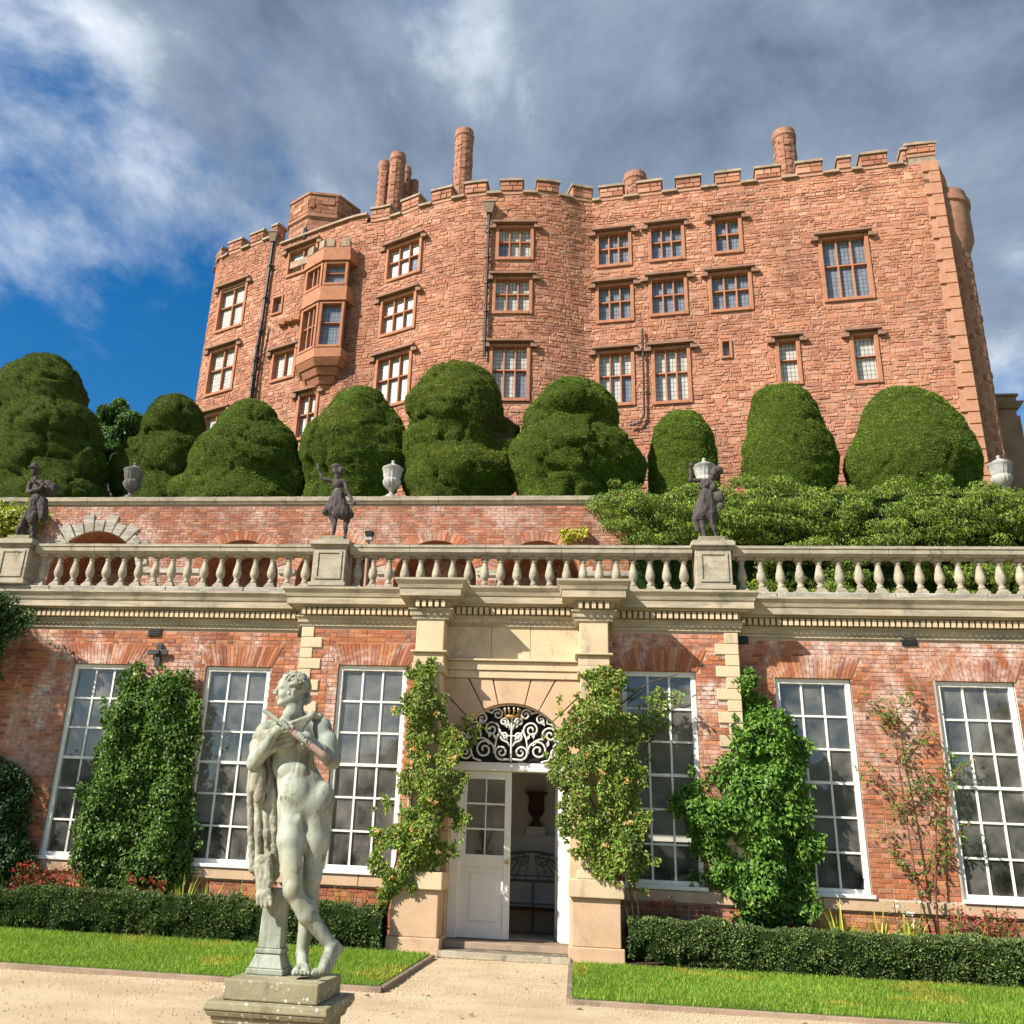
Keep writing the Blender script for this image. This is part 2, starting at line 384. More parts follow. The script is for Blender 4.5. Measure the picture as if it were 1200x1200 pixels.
M['buff_pink'] = m_stone('pinkish_buff_sandstone', (.58, .40, .27), (.50, .35, .22), st=.3)
M['bal'] = m_stone('balustrade_stone', (.46, .41, .305), (.35, .31, .23), stain=(.10, .09, .075), st=.8, scale=2, lichen=.45, top=.95, streak=.3)
M['lichen'] = m_stone('lichened_stone', (.33, .295, .19), (.22, .20, .12), stain=(.08, .08, .05), st=.7, lichen=1.)
M['blocking'] = m_stone('lichened_blocking', (.50, .47, .40), (.33, .31, .26), stain=(.07, .07, .06), st=.9, lichen=.9, streak=.6)
M['paint'] = m_plain('white_paint', (.80, .78, .72), .45, .4, .1, 9)
M['plaster'] = m_plain('limewash', (.84, .81, .74), .9, .1, .1, 3)
M['paving'] = m_plain('stone_paving', (.52, .47, .39), .8, .2, .3, 4)
M['tile'] = m_plain('quarry_tile', (.28, .12, .07), .6, .3, .3, 8)
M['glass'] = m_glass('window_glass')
M['lead_dark'] = m_leaded('leaded_glass', (.20, .23, .27), .12)
M['lead_blind'] = m_leaded('leaded_glass_over_blind', (.52, .51, .46), .3)
M['iron'] = m_plain('black_iron', (.03, .03, .03), .55, .4, .3, 20)
M['white_iron'] = m_plain('white_painted_iron', (.74, .72, .66), .5, .3, .2, 25)
M['gilt'] = m_plain('gilt_iron', (.55, .36, .10), .4, .5, .3, 20, .5)
M['black'] = m_plain('black_board', (.012, .012, .014), .6, .3, .2, 5)
M['lead'] = m_stone('weathered_lead', (.085, .07, .066), (.05, .042, .04), stain=(.24, .22, .21), st=.4, scale=4)
M['grey_urn'] = m_stone('pale_lead_urn', (.46, .45, .43), (.30, .29, .27), st=.6, scale=2)
M['dark_urn'] = m_stone('dark_lead_urn', (.17, .16, .155), (.09, .085, .08), st=.4, scale=2)
M['terracotta'] = m_plain('brown_terracotta', (.14, .075, .05), .8, .2, .4, 10)
M['bark'] = m_plain('bark', (.14, .10, .065), .95, .1, .5, 30)
M['redstem'] = m_plain('reddish_stem', (.20, .085, .05), .8, .2, .4, 30)
M['soil'] = m_plain('soil', (.075, .05, .033), .98, .05, .5, 18)
M['leaf'] = m_leaf('leaf', .25)
M['needle'] = m_leaf('yew_needles', .12, .65, .2)
M['hedge'] = m_leaf('box_leaf', .1, .45, .4)
M['grass'] = m_leaf('grass_blade', .35, .6, .2)
M['petal'] = m_leaf('petal', .3, .6, .2)
m = Mat('statue_patina', .62, .35)
c = m.mix(m.ramp(m.noise(5.5, 5, .6), .32, .7), (.25, .29, .235), (.40, .435, .36))
c = m.mix(m.math('MULTIPLY', m.ramp(m.noise(2.6, 6, .65, stretch=(1, 1, .5)), .48, .64), .6), c, (.29, .27, .17))
c = m.mix(m.math('MULTIPLY', m.ramp(m.noise(34, 6, .75), .57, .66), .55), c, (.09, .09, .075))
c = m.mix(m.math('MULTIPLY', m.ramp(m.noise(9, 6, .7, stretch=(1, 1, .2), dist=.5), .46, .63), .85), c, (.125, .13, .105))
c = m.mix(m.math('MULTIPLY', m.ramp(m.noise(4.1, 4, .6, dist=.8), .62, .67), .8), c, (.17, .11, .085))
m.color(c); m.bump(m.noise(60, 5, .7), .25, .004); M['patina'] = m.m
m = Mat('gravel', .95, .15)
v = m.n('ShaderNodeTexVoronoi'); v.inputs['Scale'].default_value = 130; m.l(m.pos, v.inputs['Vector'])
c = m.mix(v.outputs['Color'], (.48, .38, .245), (.62, .505, .345)); c = m.mix(m.ramp(m.noise(1.3, 5, .6), .35, .7), c, m.mix(1., c, (.80, .77, .72), 'MULTIPLY'))
c = m.mix(m.math('MULTIPLY', m.ramp(m.noise(55, 4, .8), .62, .72), .5), c, (.16, .12, .08))
m.color(c); m.bump(v.outputs['Distance'], .6, .012); M['gravel'] = m.m
m = Mat('turf', .95, .1)
c = m.mix(m.ramp(m.noise(3, 5, .6), .35, .7), (.09, .17, .02), (.13, .22, .03)); c = m.mix(m.ramp(m.noise(90, 3, .7), .4, .7), c, (.045, .09, .012))
m.color(c); m.bump(m.noise(120, 3, .8), .6, .02); M['turf'] = m.m
m = Mat('yew_mass', .95, .1); c = m.mix(m.ramp(m.noise(9, 6, .7), .35, .7), (.04, .065, .010), (.085, .125, .018))
m.color(c); m.bump(m.noise(26, 6, .8, stretch=(1, 1, 2.2)), 1., .08); M['yew_mass'] = m.m
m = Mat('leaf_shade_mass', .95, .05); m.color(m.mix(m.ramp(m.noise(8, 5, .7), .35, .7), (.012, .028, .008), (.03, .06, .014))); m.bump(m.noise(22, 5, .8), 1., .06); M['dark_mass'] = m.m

# ------------------------------------------------------------------ masonry layers: every brick and stone is geometry
class Masonry:
    """collects pieces given as (8 corners, colour); the 300 that show largest become objects, the rest one part"""
    def __init__(s): s.c = []; s.t = []
    def piece(s, P, t): s.c.append(P); s.t.append(t)
    def build(s, parent, name, rest, mat, keep=300, box=None, rough=.035):
        C8 = np.array(s.c, np.float32); T = np.array(s.t, np.float32); ctr = C8.mean(1)
        d = (ctr-EYE); depth = d @ CF; u = CX+FPX*(d @ CR)/depth; v = CY-FPX*(d @ CU)/depth
        size = np.linalg.norm(C8[:, 5]-C8[:, 4], axis=1)*np.linalg.norm(C8[:, 7]-C8[:, 4], axis=1)/depth**2
        ok = (u > 5) & (u < 1195) & (v > 5) & (v < 1195)
        if box is not None: ok &= box(u, v)
        order = np.argsort(-(size*ok))[:keep]; sel = np.zeros(len(C8), bool); sel[order] = True
        FQ = np.array([(4, 5, 6, 7), (0, 1, 5, 4), (1, 2, 6, 5), (2, 3, 7, 6), (3, 0, 4, 7)])
        r_ = ~sel; n = r_.sum()
        Q = (FQ[None]+8*np.arange(n)[:, None, None]).reshape(-1, 4)
        ro = obj(rest, np_mesh(rest, C8[r_].reshape(-1, 3), Q, mat, np.repeat(T[r_], 8, 0)), parent); ro['kind'] = 'stuff'
        # shared unit meshes; each object is placed, turned and sized
        prot = []
        for k in range(6):
            rr = np.random.default_rng(k); j = rr.uniform(-rough, rough, (8, 3)); j[:, 1] *= .3
            B = np.array([(-.5, 0, -.5), (.5, 0, -.5), (.5, 0, .5), (-.5, 0, .5), (-.47, -1, -.45), (.47, -1, -.45), (.47, -1, .45), (-.47, -1, .45)])+j
            prot.append(np_mesh(name, B, FQ, mat, np.ones(3)))
        for q, i in enumerate(np.where(sel)[0]):
            P = C8[i]; w = np.linalg.norm(P[1]-P[0]); hgt = np.linalg.norm(P[3]-P[0]); ax = (P[1]-P[0])/w; az = (P[3]-P[0])/hgt; az = az-ax*(az @ ax); az /= np.linalg.norm(az); ay = np.cross(az, ax)
            dep = abs((P[4:].mean(0)-P[:4].mean(0)) @ ay); o = bpy.data.objects.new(name, prot[q % 6]); col.objects.link(o)
            ctr_ = P[:4].mean(0); Mw = Matrix([[ax[r]*w, ay[r]*dep, az[r]*hgt, ctr_[r]] for r in range(3)]+[[0, 0, 0, 1]])
            o.parent = parent; o.matrix_parent_inverse = root_inv(parent); o.matrix_basis = Mw; o.color = tuple(T[i])+(1,)
        return ro
BRICKC = np.array([(.50, .19, .085), (.47, .165, .075), (.43, .145, .07), (.54, .225, .10), (.40, .155, .085), (.50, .235, .14), (.33, .13, .08)])
def brick_face(ms, fn, a0, a1, z0, z1, holes, pal=BRICKC, course=.059, bl=.178, g=.007, prob_skip=0., jit=.004, seed=1):
    """fn(a, depth, z) -> point; holes(z) -> list of (a0, a1) cut at that height"""
    rg = np.random.default_rng(seed); r = 0; z = z0
    while z+course*.6 < z1:
        zt = min(z+course-g, z1-.002); iv = [(a0, a1)]
        for h0, h1 in holes(z+course*.5):
            nv = []
            for s0, s1 in iv:
                if h1 <= s0 or h0 >= s1: nv.append((s0, s1)); continue
                if h0 > s0: nv.append((s0, h0))
                if h1 < s1: nv.append((h1, s1))
            iv = nv
        x = a0-.3+(bl*.51 if r % 2 else 0); k = r % 2
        while x < a1:
            L = (bl if (k % 2 == 0) else bl*.5+.001); k += 1
            for s0, s1 in iv:
                b0, b1 = max(x, s0), min(x+L-g, s1)
                if b1-b0 < .03: continue
                d = .005+abs(rg.normal())*jit*.6; e = rg.uniform(-jit*.3, jit*.3, 8); c = .002
                t = pal[rg.integers(len(pal))]*(1+.12*rg.normal())
                ms.piece([fn(b0, 0, z), fn(b1, 0, z), fn(b1, 0, zt), fn(b0, 0, zt),
                          fn(b0+c, d+e[0], z+c), fn(b1-c, d+e[1], z+c), fn(b1-c, d+e[2], zt-c), fn(b0+c, d+e[3], zt-c)], np.clip(t, .03, .8))
            x += L
        z += course; r += 1
def hole_grid(mb, fn, a0, a1, z0, z1, rects, amax=None, cuts=()):
    """a sheet in wall coordinates with rectangular openings"""
    A = sorted({a0, a1, *[float(q) for q in cuts if a0 < q < a1], *[min(max(q, a0), a1) for r_ in rects for q in r_[:2]]}); Z = sorted({z0, z1, *[min(max(q, z0), z1) for r_ in rects for q in r_[2:]]})
    if amax:
        B = []
        for p, q in zip(A, A[1:]):
            n = max(1, math.ceil((q-p)/amax)); B += [p+(q-p)*i/n for i in range(n)]
        A = B+[A[-1]]
    for p, q in zip(A, A[1:]):
        for s, t in zip(Z, Z[1:]):
            if q-p < 1e-6 or t-s < 1e-6: continue
            ca, cz = (p+q)/2, (s+t)/2
            if any(r_[0] < ca < r_[1] and r_[2] < cz < r_[3] for r_ in rects): continue
            mb.add([fn(p, 0, s), fn(q, 0, s), fn(q, 0, t), fn(p, 0, t)], [(0, 1, 2, 3)])
def sweep(mb, path, prof):
    """profile of (outward, z) carried along a plan line; outward is to the right of travel"""
    n = len(path); nn = []
    for (x0, y0), (x1, y1) in zip(path, path[1:]):
        L = math.hypot(x1-x0, y1-y0); nn.append(((y1-y0)/L, -(x1-x0)/L))
    off = []
    for i in range(n):
        a = nn[max(i-1, 0)]; b = nn[min(i, n-2)]; k = 1+a[0]*b[0]+a[1]*b[1]; off.append(((a[0]+b[0])/k, (a[1]+b[1])/k))
    vs = [(path[i][0]+off[i][0]*d, path[i][1]+off[i][1]*d, z) for i in range(n) for d, z in prof]; k = len(prof)
    fs = [(i*k+j, (i+1)*k+j, (i+1)*k+j+1, i*k+j+1) for i in range(n-1) for j in range(k-1)]
    fs += [tuple(range(k)), tuple((n-1)*k+j for j in range(k-1, -1, -1))]
    return mb.add(vs, fs)

# ================================================================== THE SETTING
def sheet(name, x0, x1, y0, y1, z, mat, nx=1, ny=1, wob=0):
    X = np.linspace(x0, x1, nx+1); Y = np.linspace(y0, y1, ny+1); V = np.array([(x, y, z) for y in Y for x in X])
    if wob: V[:, 2] += (fbm(V, 1.3, 5)-.5)*wob
    Q = [(j*(nx+1)+i, j*(nx+1)+i+1, (j+1)*(nx+1)+i+1, (j+1)*(nx+1)+i) for j in range(ny) for i in range(nx)]
    return tag(obj(name, np_mesh(name, V, Q, mat)), kind='structure')
tag(obj('ground', np_mesh('ground', [(-900, -900, -.02), (900, -900, -.02), (900, 1500, -.02), (-900, 1500, -.02)], [(0, 1, 2, 3)], M['turf'])), kind='structure')
sheet('gravel_path', -30, 30, -26, -.3, 0, M['gravel'], 120, 60, .02)
LY0, LY1 = -4.3, -1.12
lawns = [(-14, -1.66), (-.06, 11)]
for a, b in lawns:
    mb = MB().box(a+.04, b-.04, LY0+.04, LY1, 0, .05); tag(mb.build('lawn', M['turf']), kind='structure')
    k = MB()
    k.box(a, b, LY0-.02, LY0+.035, -.01, .045); e0 = b if b < 0 else a
    k.box(e0-.035 if b < 0 else e0-.02, e0+.02 if b < 0 else e0+.035, LY0+.036, LY1, -.01, .044)
    tag(k.build('lawn_kerb', M['coping'], bevel=.008), kind='structure')
    n = int((b-a)*(LY1-LY0)*2600); rg = np.random.default_rng(int(20+a)); P = np.stack([rg.uniform(a+.03, b-.03, n), rg.uniform(LY0+.03, LY1, n), np.full(n, .045)], 1)
    L = rg.uniform(.018, .045, n)*(.8+.5*vnoise(P, 2.5, 3)); ang = rg.uniform(0, 2*math.pi, n); ln = rg.uniform(.0, .8, n)
    tip = P+np.stack([np.cos(ang)*ln*L, np.sin(ang)*ln*L, L], 1); side = np.stack([-np.sin(ang), np.cos(ang), 0*ang], 1)*.0045
    V = np.stack([P-side, P+side, tip], 1).reshape(-1, 3)
    tn = tints(n, [(.23, .36, .04), (.18, .31, .03), (.30, .42, .06), (.13, .24, .025)], rg, .15)*(.75+.5*fbm(P, .9, 8)[:, None])
    yel = vnoise(P, 1.7, 44)[:, None] > .83; tn = np.where(yel, tn*np.array([1.6, 1.05, 1.3]), tn)
    g = obj('grass', np_mesh('grass', V, np.arange(3*n).reshape(-1, 3), M['grass'], np.repeat(tn, 3, 0)))
    tag(g, 'short mown grass of the lawn strip beside the flute statue' if a < -2 else 'short mown grass of the lawn strip right of the doorway path', 'grass', kind='stuff')
    tag(MB().box(a, b if a > 0 or b > 0 else -2.4, LY1-.02, .0, -.01, .06).build('flower_bed', M['soil']) if b < 0 else MB().box(.62, b, LY1-.02, .0, -.01, .06).build('flower_bed', M['soil']), kind='structure')
# the terrace on the orangery roof and the castle terrace above it
tag(MB().box(-30, 30, .32, 4.98, 4.12, 4.70).build('roof_terrace', M['gravel']), kind='structure')
tag(MB().box(-30, 30, 5.67, 60, 7.9, 8.1).build('castle_terrace', M['turf']), kind='structure')

# ================================================================== THE CASTLE
TH = R(6.8); JX, JY = .62, 14.5
PLAN = [(-15.3, 22.5), (-15.35, 20.4), (-15.2, 19.3), (-14.8, 18.45), (-14.2, 17.95), (-13.2, 17.5), (-11.5, 16.72), (-9.6, 15.85), (-8.2, 15.25), (-7.64, 15.12), (-6.9, 15.0), (-6.2, 14.72), (-5.56, 14.40), (-4.48, 14.09), (-3.69, 13.90), (-2.9, 13.85), (-2.24, 13.86), (-1.5, 13.90), (-.93, 13.98), (-.2, 14.22), (.36, 14.44), (JX, JY),
        (JX+5.5*math.cos(TH), JY-5.5*math.sin(TH)), (JX+11.2*math.cos(TH), JY-11.2*math.sin(TH)), (JX+11.2*math.cos(TH)+.55, JY-11.2*math.sin(TH)+.85), (JX+11.2*math.cos(TH)+1.0, 24)]
PL = np.array(PLAN); SEG = np.linalg.norm(np.diff(PL, axis=0), axis=1); SS = np.concatenate([[0], np.cumsum(SEG)])
def cpos(s):
    i = int(np.clip(np.searchsorted(SS, s)-1, 0, len(SEG)-1)); t = (s-SS[i])/SEG[i]; return PL[i]+(PL[i+1]-PL[i])*t
def ctan(s):
    a, b = cpos(max(0, s-.25)), cpos(min(SS[-1], s+.25)); d = b-a; return d/np.linalg.norm(d)
def cw(s, d, z):
    """castle wall coordinates: along, outwards, up"""
    p = cpos(s); t = ctan(s); return (p[0]+t[1]*d, p[1]-t[0]*d, z)
def castle_at(u, v):
    d = ray(u, v); best = None
    for i in range(len(SEG)):
        A, B = PL[i], PL[i+1]; e = B-A; det = d[0]*(-e[1])+e[0]*d[1]
        if abs(det) < 1e-9: continue
        w = A-EYE[:2]; t = (w[0]*(-e[1])+e[0]*w[1])/det; q = (d[0]*w[1]-d[1]*w[0])/det
        if 0 <= q <= 1 and t > 0 and (best is None or t < best[0]): best = (t, SS[i]+q*SEG[i], EYE[2]+d[2]*t)
    return best[1], best[2]
S_J = SS[21]; S_D = SS[9]; S_R = SS[23]; S_L = SS[4]
def wall_top(s): return 24.0 if s < S_D else (23.15 if s < S_R-1.0 else 23.15)
castle = thing('castle', (0, 15, 8.1), 'red sandstone castle with battlements, mullioned windows and round chimneys above the yews', 'castle')
# windows: (pixel left, right, top, bottom in the photograph's frame, lights across, lights up, blind, hood)
CW = [(702, 736.5, 275, 310, 3, 2, 0, 1), (763.5, 798.6, 267, 303, 3, 2, 0, 1), (838.7, 866, 258, 294.4, 2, 2, 0, 1), (702, 739, 336, 375, 3, 2, 0, 1), (764.4, 802, 328, 367, 3, 2, 0, 1),
      (834.6, 877.8, 322, 362, 3, 2, 0, 1), (702.7, 740, 414.5, 473, 3, 2, 1, 1), (768, 806, 410, 470, 3, 2, 1, 1), (966, 1017, 280, 349, 3, 2, 0, 1), (914, 934.5, 401, 448, 1, 2, 1, 1), (1002, 1027, 394, 446, 1, 2, 1, 1), (847, 855, 401, 418, 1, 1, 0, 0),
      (585, 621.7, 268, 302, 3, 2, 1, 1), (581, 620, 328, 365, 3, 2, 1, 1), (577, 617, 407, 467, 3, 2, 1, 1), (455, 491, 287, 323, 3, 2, 1, 1), (448, 484, 349, 388, 3, 2, 1, 1), (441.7, 478, 418, 474, 3, 2, 1, 1),
      (340, 369, 292, 318, 2, 2, 1, 1), (321, 330, 349, 367, 1, 1, 1, 0), (321, 344, 413, 443, 2, 1, 1, 1), (350, 369, 463, 512, 2, 2, 1, 1), (258, 285, 337, 384, 2, 2, 1, 1), (246, 273, 410, 459, 2, 2, 1, 1), (240, 262, 486, 522, 2, 2, 1, 1)]
wins = []
for (u0, u1, v0, v1, nx, ny, bl, hd) in CW:
    um, vm = (u0+u1)/2, (v0+v1)/2; lean = (um-670)/(vm+2371)
    s0, _ = castle_at(u0, vm); s1, _ = castle_at(u1, vm); _, zt = castle_at(um+lean*(v0-vm), v0); _, zb = castle_at(um+lean*(v1-vm), v1)
    wins.append((s0, s1, zb, zt, nx, ny, bl, hd))
rects = [(a, b, c, d) for a, b, c, d, *_ in wins]
cwall = MB(); Z0 = 8.0; S_T = SS[6]+.05; ZL2 = max(castle_at(372, 272)[1], max(r_[3] for r_ in rects if S_T-1.5 < r_[0] < S_D)+.30)
hole_grid(cwall, cw, 0, S_T, Z0, 24.0, rects, .3, SS); hole_grid(cwall, cw, S_T, S_D, Z0, ZL2, rects, .3, SS); hole_grid(cwall, cw, S_D, SS[-1], Z0, 23.15, rects, .3, SS)
cw_o = cwall.build('wall', M['castle_mortar'], castle)
# rubble: uneven courses of uneven stones
ms = Masonry(); rg = np.random.default_rng(5); STC = np.array([(.52, .24, .14), (.49, .22, .13), (.54, .27, .165), (.46, .20, .12), (.50, .255, .165), (.47, .23, .155), (.55, .30, .195), (.42, .185, .12)])
def lay_rubble(s0, s1, z0, z1, seed, hs_=(.075, .17), ws=(.10, .36)):
    """rubble laid by the length: each stretch keeps its own uneven courses and ends raggedly against the next"""
    rg = np.random.default_rng(seed); p0 = s0; first = True
    def edge(q, z): return q+.16*math.sin(q*37+z*6.1)+.10*math.sin(q*11+z*17.3)
    while p0 < s1-.01:
        p1 = p0+rg.uniform(.7, 1.9); p1 = s1 if s1-p1 < .6 else p1; z = z0
        while z < z1-.03:
            hh = min(rg.uniform(*hs_), z1-z); zm = z+hh/2
            l0 = s0 if p0 == s0 else edge(p0, zm); l1 = s1 if p1 == s1 else edge(p1, zm); s = l0
            while s < l1-.02:
                w = rg.uniform(*ws)*(.75 if hh < .11 else 1); a, b = s, min(s+w, l1); s += w; za, zb = z, z+hh
                if rg.random() < .10: zb = min(zb+hh*.45, z1)
                g = rg.uniform(.004, .011); jz = rg.uniform(-.16, .16, 4)*hh; js = rg.uniform(-.12, .12, 4)*hh
                if b-a < .05: continue
                hit = False
                for r0, r1, q0, q1 in rects:
                    m_ = .125
                    if a < r1+m_ and b > r0-m_ and za < q1+m_ and zb > q0-m_:
                        if a < r0-m_-.05 and b <= r1+m_: b = r0-m_
                        elif b > r1+m_+.05 and a >= r0-m_: a = r1+m_
                        else: hit = True
                if hit or b-a < .045: continue
                a_, b_ = a+g, b-g; z_0, z_1 = za+g, zb-g; d = rg.uniform(.008, .028); ch = min(.013, (b_-a_)*.16, (z_1-z_0)*.16)
                t = STC[rg.integers(len(STC))]*(1+.10*rg.normal()); t = t*(.74+.52*fbm(np.array([[a, za*.8, 1.]]), .35, 9)[0])
                def P(s_, d_, zz): return cw(min(max(s_, s0), s1), d_, min(max(zz, z0), z1))
                c8 = ((a_+js[0], z_0+jz[0], 1, 1), (b_+js[1], z_0+jz[1], -1, 1), (b_+js[2], z_1+jz[2], -1, -1), (a_+js[3], z_1+jz[3], 1, -1))
                ms.piece([P(x, 0, y) for x, y, _, _ in c8]+[P(x+ch*p, d+rg.uniform(-.006, .006), y+ch*q) for x, y, p, q in c8], np.clip(t, .04, .8))
            z += hh
        p0 = p1
lay_rubble(2.0, S_T, 9.5, 23.98, 1); lay_rubble(S_T, S_D, 9.5, ZL2-.02, 4); lay_rubble(S_D, S_R-.45, 9.5, 23.13, 2); lay_rubble(S_R+.03, SS[-1]-6, 9.5, 23.13, 3)
ms.build(cw_o, 'stone', 'rubble_masonry', M['castle'])
# quoins of the right corner
z = 9.5; k = 0
while z < 22.9:
    hq = .38+.12*random.random(); L = .48 if k % 2 else .30
    mb = MB(); a = S_R-L; P = [cw(a, 0, z), cw(S_R-.02, 0, z), cw(S_R-.02, 0, z+hq-.02), cw(a, 0, z+hq-.02)]; Q = [cw(a+.01, .065, z+.01), cw(S_R-.02, .065, z+.01), cw(S_R-.02, .065, z+hq-.03), cw(a+.01, .065, z+hq-.03)]
    mb.add(P+Q, [(4, 5, 6, 7), (0, 1, 5, 4), (1, 2, 6, 5), (2, 3, 7, 6), (3, 0, 4, 7)]); o = mb.build('quoin', M['quoin'], castle); z += hq; k += 1
# window surrounds
def lbox(mb, sm, T, Nn, o, a0, a1, d0, d1, z0, z1):
    pts = [tuple(o+T*a+Nn*d)+(zz,) for zz in (z0, z1) for d in (d0, d1) for a in (a0, a1)]
    mb.add(pts, [(0, 2, 3, 1), (4, 5, 7, 6), (0, 1, 5, 4), (2, 6, 7, 3), (0, 4, 6, 2), (1, 3, 7, 5)])
def mullioned(parent, o, T, w, zb, zt, nx, ny, bl, hd, fr=.15):
    Nn = np.array([T[1], -T[0]]); h = w/2
    def bx(name, mat, par, *a, bev=.012):
        mb = MB(); lbox(mb, 0, T, Nn, o, *a); return mb.build(name, mat, par, bevel=bev)
    f = MB()
    for a in ((-h-fr, -h, -.22, .06, zb-fr, zt+fr), (h, h+fr, -.22, .06, zb-fr, zt+fr)): lbox(f, 0, T, Nn, o, *a)
    lbox(f, 0, T, Nn, o, -h, h, -.22, .058, zt, zt+fr); lbox(f, 0, T, Nn, o, -h, h, -.22, .075, zb-fr, zb)
    win = f.build('window', M['dressed'], parent, bevel=.012)
    mw = .055 if nx > 1 else .04
    for i in range(1, nx): x = -h+w*i/nx; bx('mullion', M['dressed'], win, x-mw/2, x+mw/2, -.20, -.03, zb, zt)
    tz = zb+(zt-zb)*(.56 if ny == 2 else 1)
    if ny == 2:
        for i in range(nx): bx('transom', M['dressed'], win, -h+w*i/nx+(mw/2 if i else 0), -h+w*(i+1)/nx-(mw/2 if i < nx-1 else 0), -.19, -.04, tz-mw/2, tz+mw/2)
    for i in range(nx):
        for z0, z1 in (((zb, tz), (tz, zt)) if ny == 2 else ((zb, zt),)):
            a0, a1 = -h+w*i/nx, -h+w*(i+1)/nx; me = bpy.data.meshes.new('pane'); tl = random.uniform(-.006, .006); t2 = random.uniform(-.006, .006)
            me.from_pydata([tuple(o+T*a+Nn*(-.15+dd))+(zz,) for a, zz, dd in ((a0, z0, 0), (a1, z0, tl), (a1, z1, t2), (a0, z1, 0))], [], [(0, 1, 2, 3)])
            uv = me.uv_layers.new(name='UVMap'); ph = random.random()
            for q, (x_, y_) in enumerate(((a0+.02, z0+.03), (a1+.02, z0+.03), (a1+.02, z1+.03), (a0+.02, z1+.03))): uv.data[q].uv = (x_+h, y_-z0)
            me.materials.append(M['lead_blind'] if bl and random.random() < .93 else M['lead_dark']); obj('pane', me, win)
    if hd:
        hm = MB(); e = h+fr+.12
        lbox(hm, 0, T, Nn, o, -e, e, 0, .21, zt+fr+.03, zt+fr+.11); lbox(hm, 0, T, Nn, o, -e, -e+.12, 0, .155, zt+fr-.16, zt+fr+.03); lbox(hm, 0, T, Nn, o, e-.12, e, 0, .155, zt+fr-.16, zt+fr+.03)
        lbox(hm, 0, T, Nn, o, -e-.1, -e, 0, .15, zt+fr-.16, zt+fr-.06); lbox(hm, 0, T, Nn, o, e, e+.1, 0, .15, zt+fr-.16, zt+fr-.06)
        hm.build('hood_mould', M['hood'], win)
    # dark room behind
    bk = MB(); lbox(bk, 0, T, Nn, o, -h-.02, h+.02, -.24, -.225, zb-.02, zt+.02); bk.build('backing', M['black'], win)
for s0, s1, zb, zt, nx, ny, bl, hd in wins:
    sm = (s0+s1)/2; mullioned(castle, cpos(sm), ctan(sm), s1-s0, zb, zt, nx, ny, bl, hd, .115 if hd else .08)
# battlements: merlons with weathered copings, copings in the gaps
def battlement(s0, s1, zt, mw, gap, hm, start_gap=0., drop=None):
    s = s0+start_gap; pe = s0
    def cope(a, b, z):
        mb = MB(); n = max(1, int((b-a)/.4))
        for i in range(n):
            p, q = a+(b-a)*i/n, a+(b-a)*(i+1)/n
            mb.add([cw(p, .12, z), cw(q, .12, z), cw(q, -.45, z), cw(p, -.45, z), cw(p, .10, z+.11), cw(q, .10, z+.11), cw(q, -.45, z+.14), cw(p, -.45, z+.14)], [(3, 2, 1, 0), (4, 5, 6, 7), (0, 1, 5, 4), (1, 2, 6, 5), (2, 3, 7, 6), (3, 0, 4, 7)])
        mb.build('coping_stone', M['coping'], castle)
    while s < s1-.1:
        e = min(s+mw, s1); dz = zt(s)
        if s-pe > .05: cope(pe, s, zt(pe))
        mb = MB(); P = [cw(s, 0.03, dz), cw(e, .03, dz), cw(e, -.4, dz), cw(s, -.4, dz)]; P += [p[:2]+(dz+hm,) for p in P]
        mb.add(P, [(3, 2, 1, 0), (4, 5, 6, 7), (0, 1, 5, 4), (1, 2, 6, 5), (2, 3, 7, 6), (3, 0, 4, 7)])
        mer = mb.build('merlon', M['castle_mortar'], castle)
        mm = Masonry(); rgm = np.random.default_rng(int(s*100)); zz = dz+.12
        while zz < dz+hm-.05:
            h_ = min(rgm.uniform(.15, .24), dz+hm-zz); x = s
            while x < e-.05:
                w = min(rgm.uniform(.2, .5), e-x); w = e-x if e-x-w < .1 else w; t = STC[rgm.integers(len(STC))]*(1+.15*rgm.normal())
                mm.piece([cw(x+.01, .03, zz+.01), cw(x+w-.01, .03, zz+.01), cw(x+w-.01, .03, zz+h_-.01), cw(x+.01, .03, zz+h_-.01), cw(x+.02, .07, zz+.02), cw(x+w-.02, .07, zz+.02), cw(x+w-.02, .07, zz+h_-.02), cw(x+.02, .07, zz+h_-.02)], np.clip(t, .04, .8)); x += w
            zz += h_
        mm.build(mer, 'stone', 'facing_stones', M['castle'], keep=0)
        cope(s-.04, e+.04, dz+hm); pe = e; s = e+gap
    if s1-pe > .05: cope(pe, s1, zt(pe))
battlement(S_D+.15, S_J, lambda s: 23.15, .78, .50, .52)
battlement(S_J, S_R-2.6, lambda s: 23.15, .82, .50, .52, .28)
battlement(S_R-2.6, S_R-.9, lambda s: 23.15, .82, .45, .55, .3)
battlement(S_R-.9, S_R-.02, lambda s: 23.42, .88, .5, .42, 0)
battlement(1.5, SS[6]-.2, lambda s: 24.0, .72, .46, .5)
battlement(S_T, S_D, lambda s: ZL2, .9, .3, .02, 99)
mb = MB()
for s in np.arange(S_R-.9, S_R, .45): pass
P = [cw(S_R-.9, .0, 23.14), cw(S_R-.02, 0, 23.14), cw(S_R-.02, -.4, 23.14), cw(S_R-.9, -.4, 23.14)]; P += [p[:2]+(23.42,) for p in P]
mb.add(P, [(3, 2, 1, 0), (4, 5, 6, 7), (0, 1, 5, 4), (1, 2, 6, 5), (2, 3, 7, 6), (3, 0, 4, 7)]); mb.build('corner_parapet', M['coping'], castle)
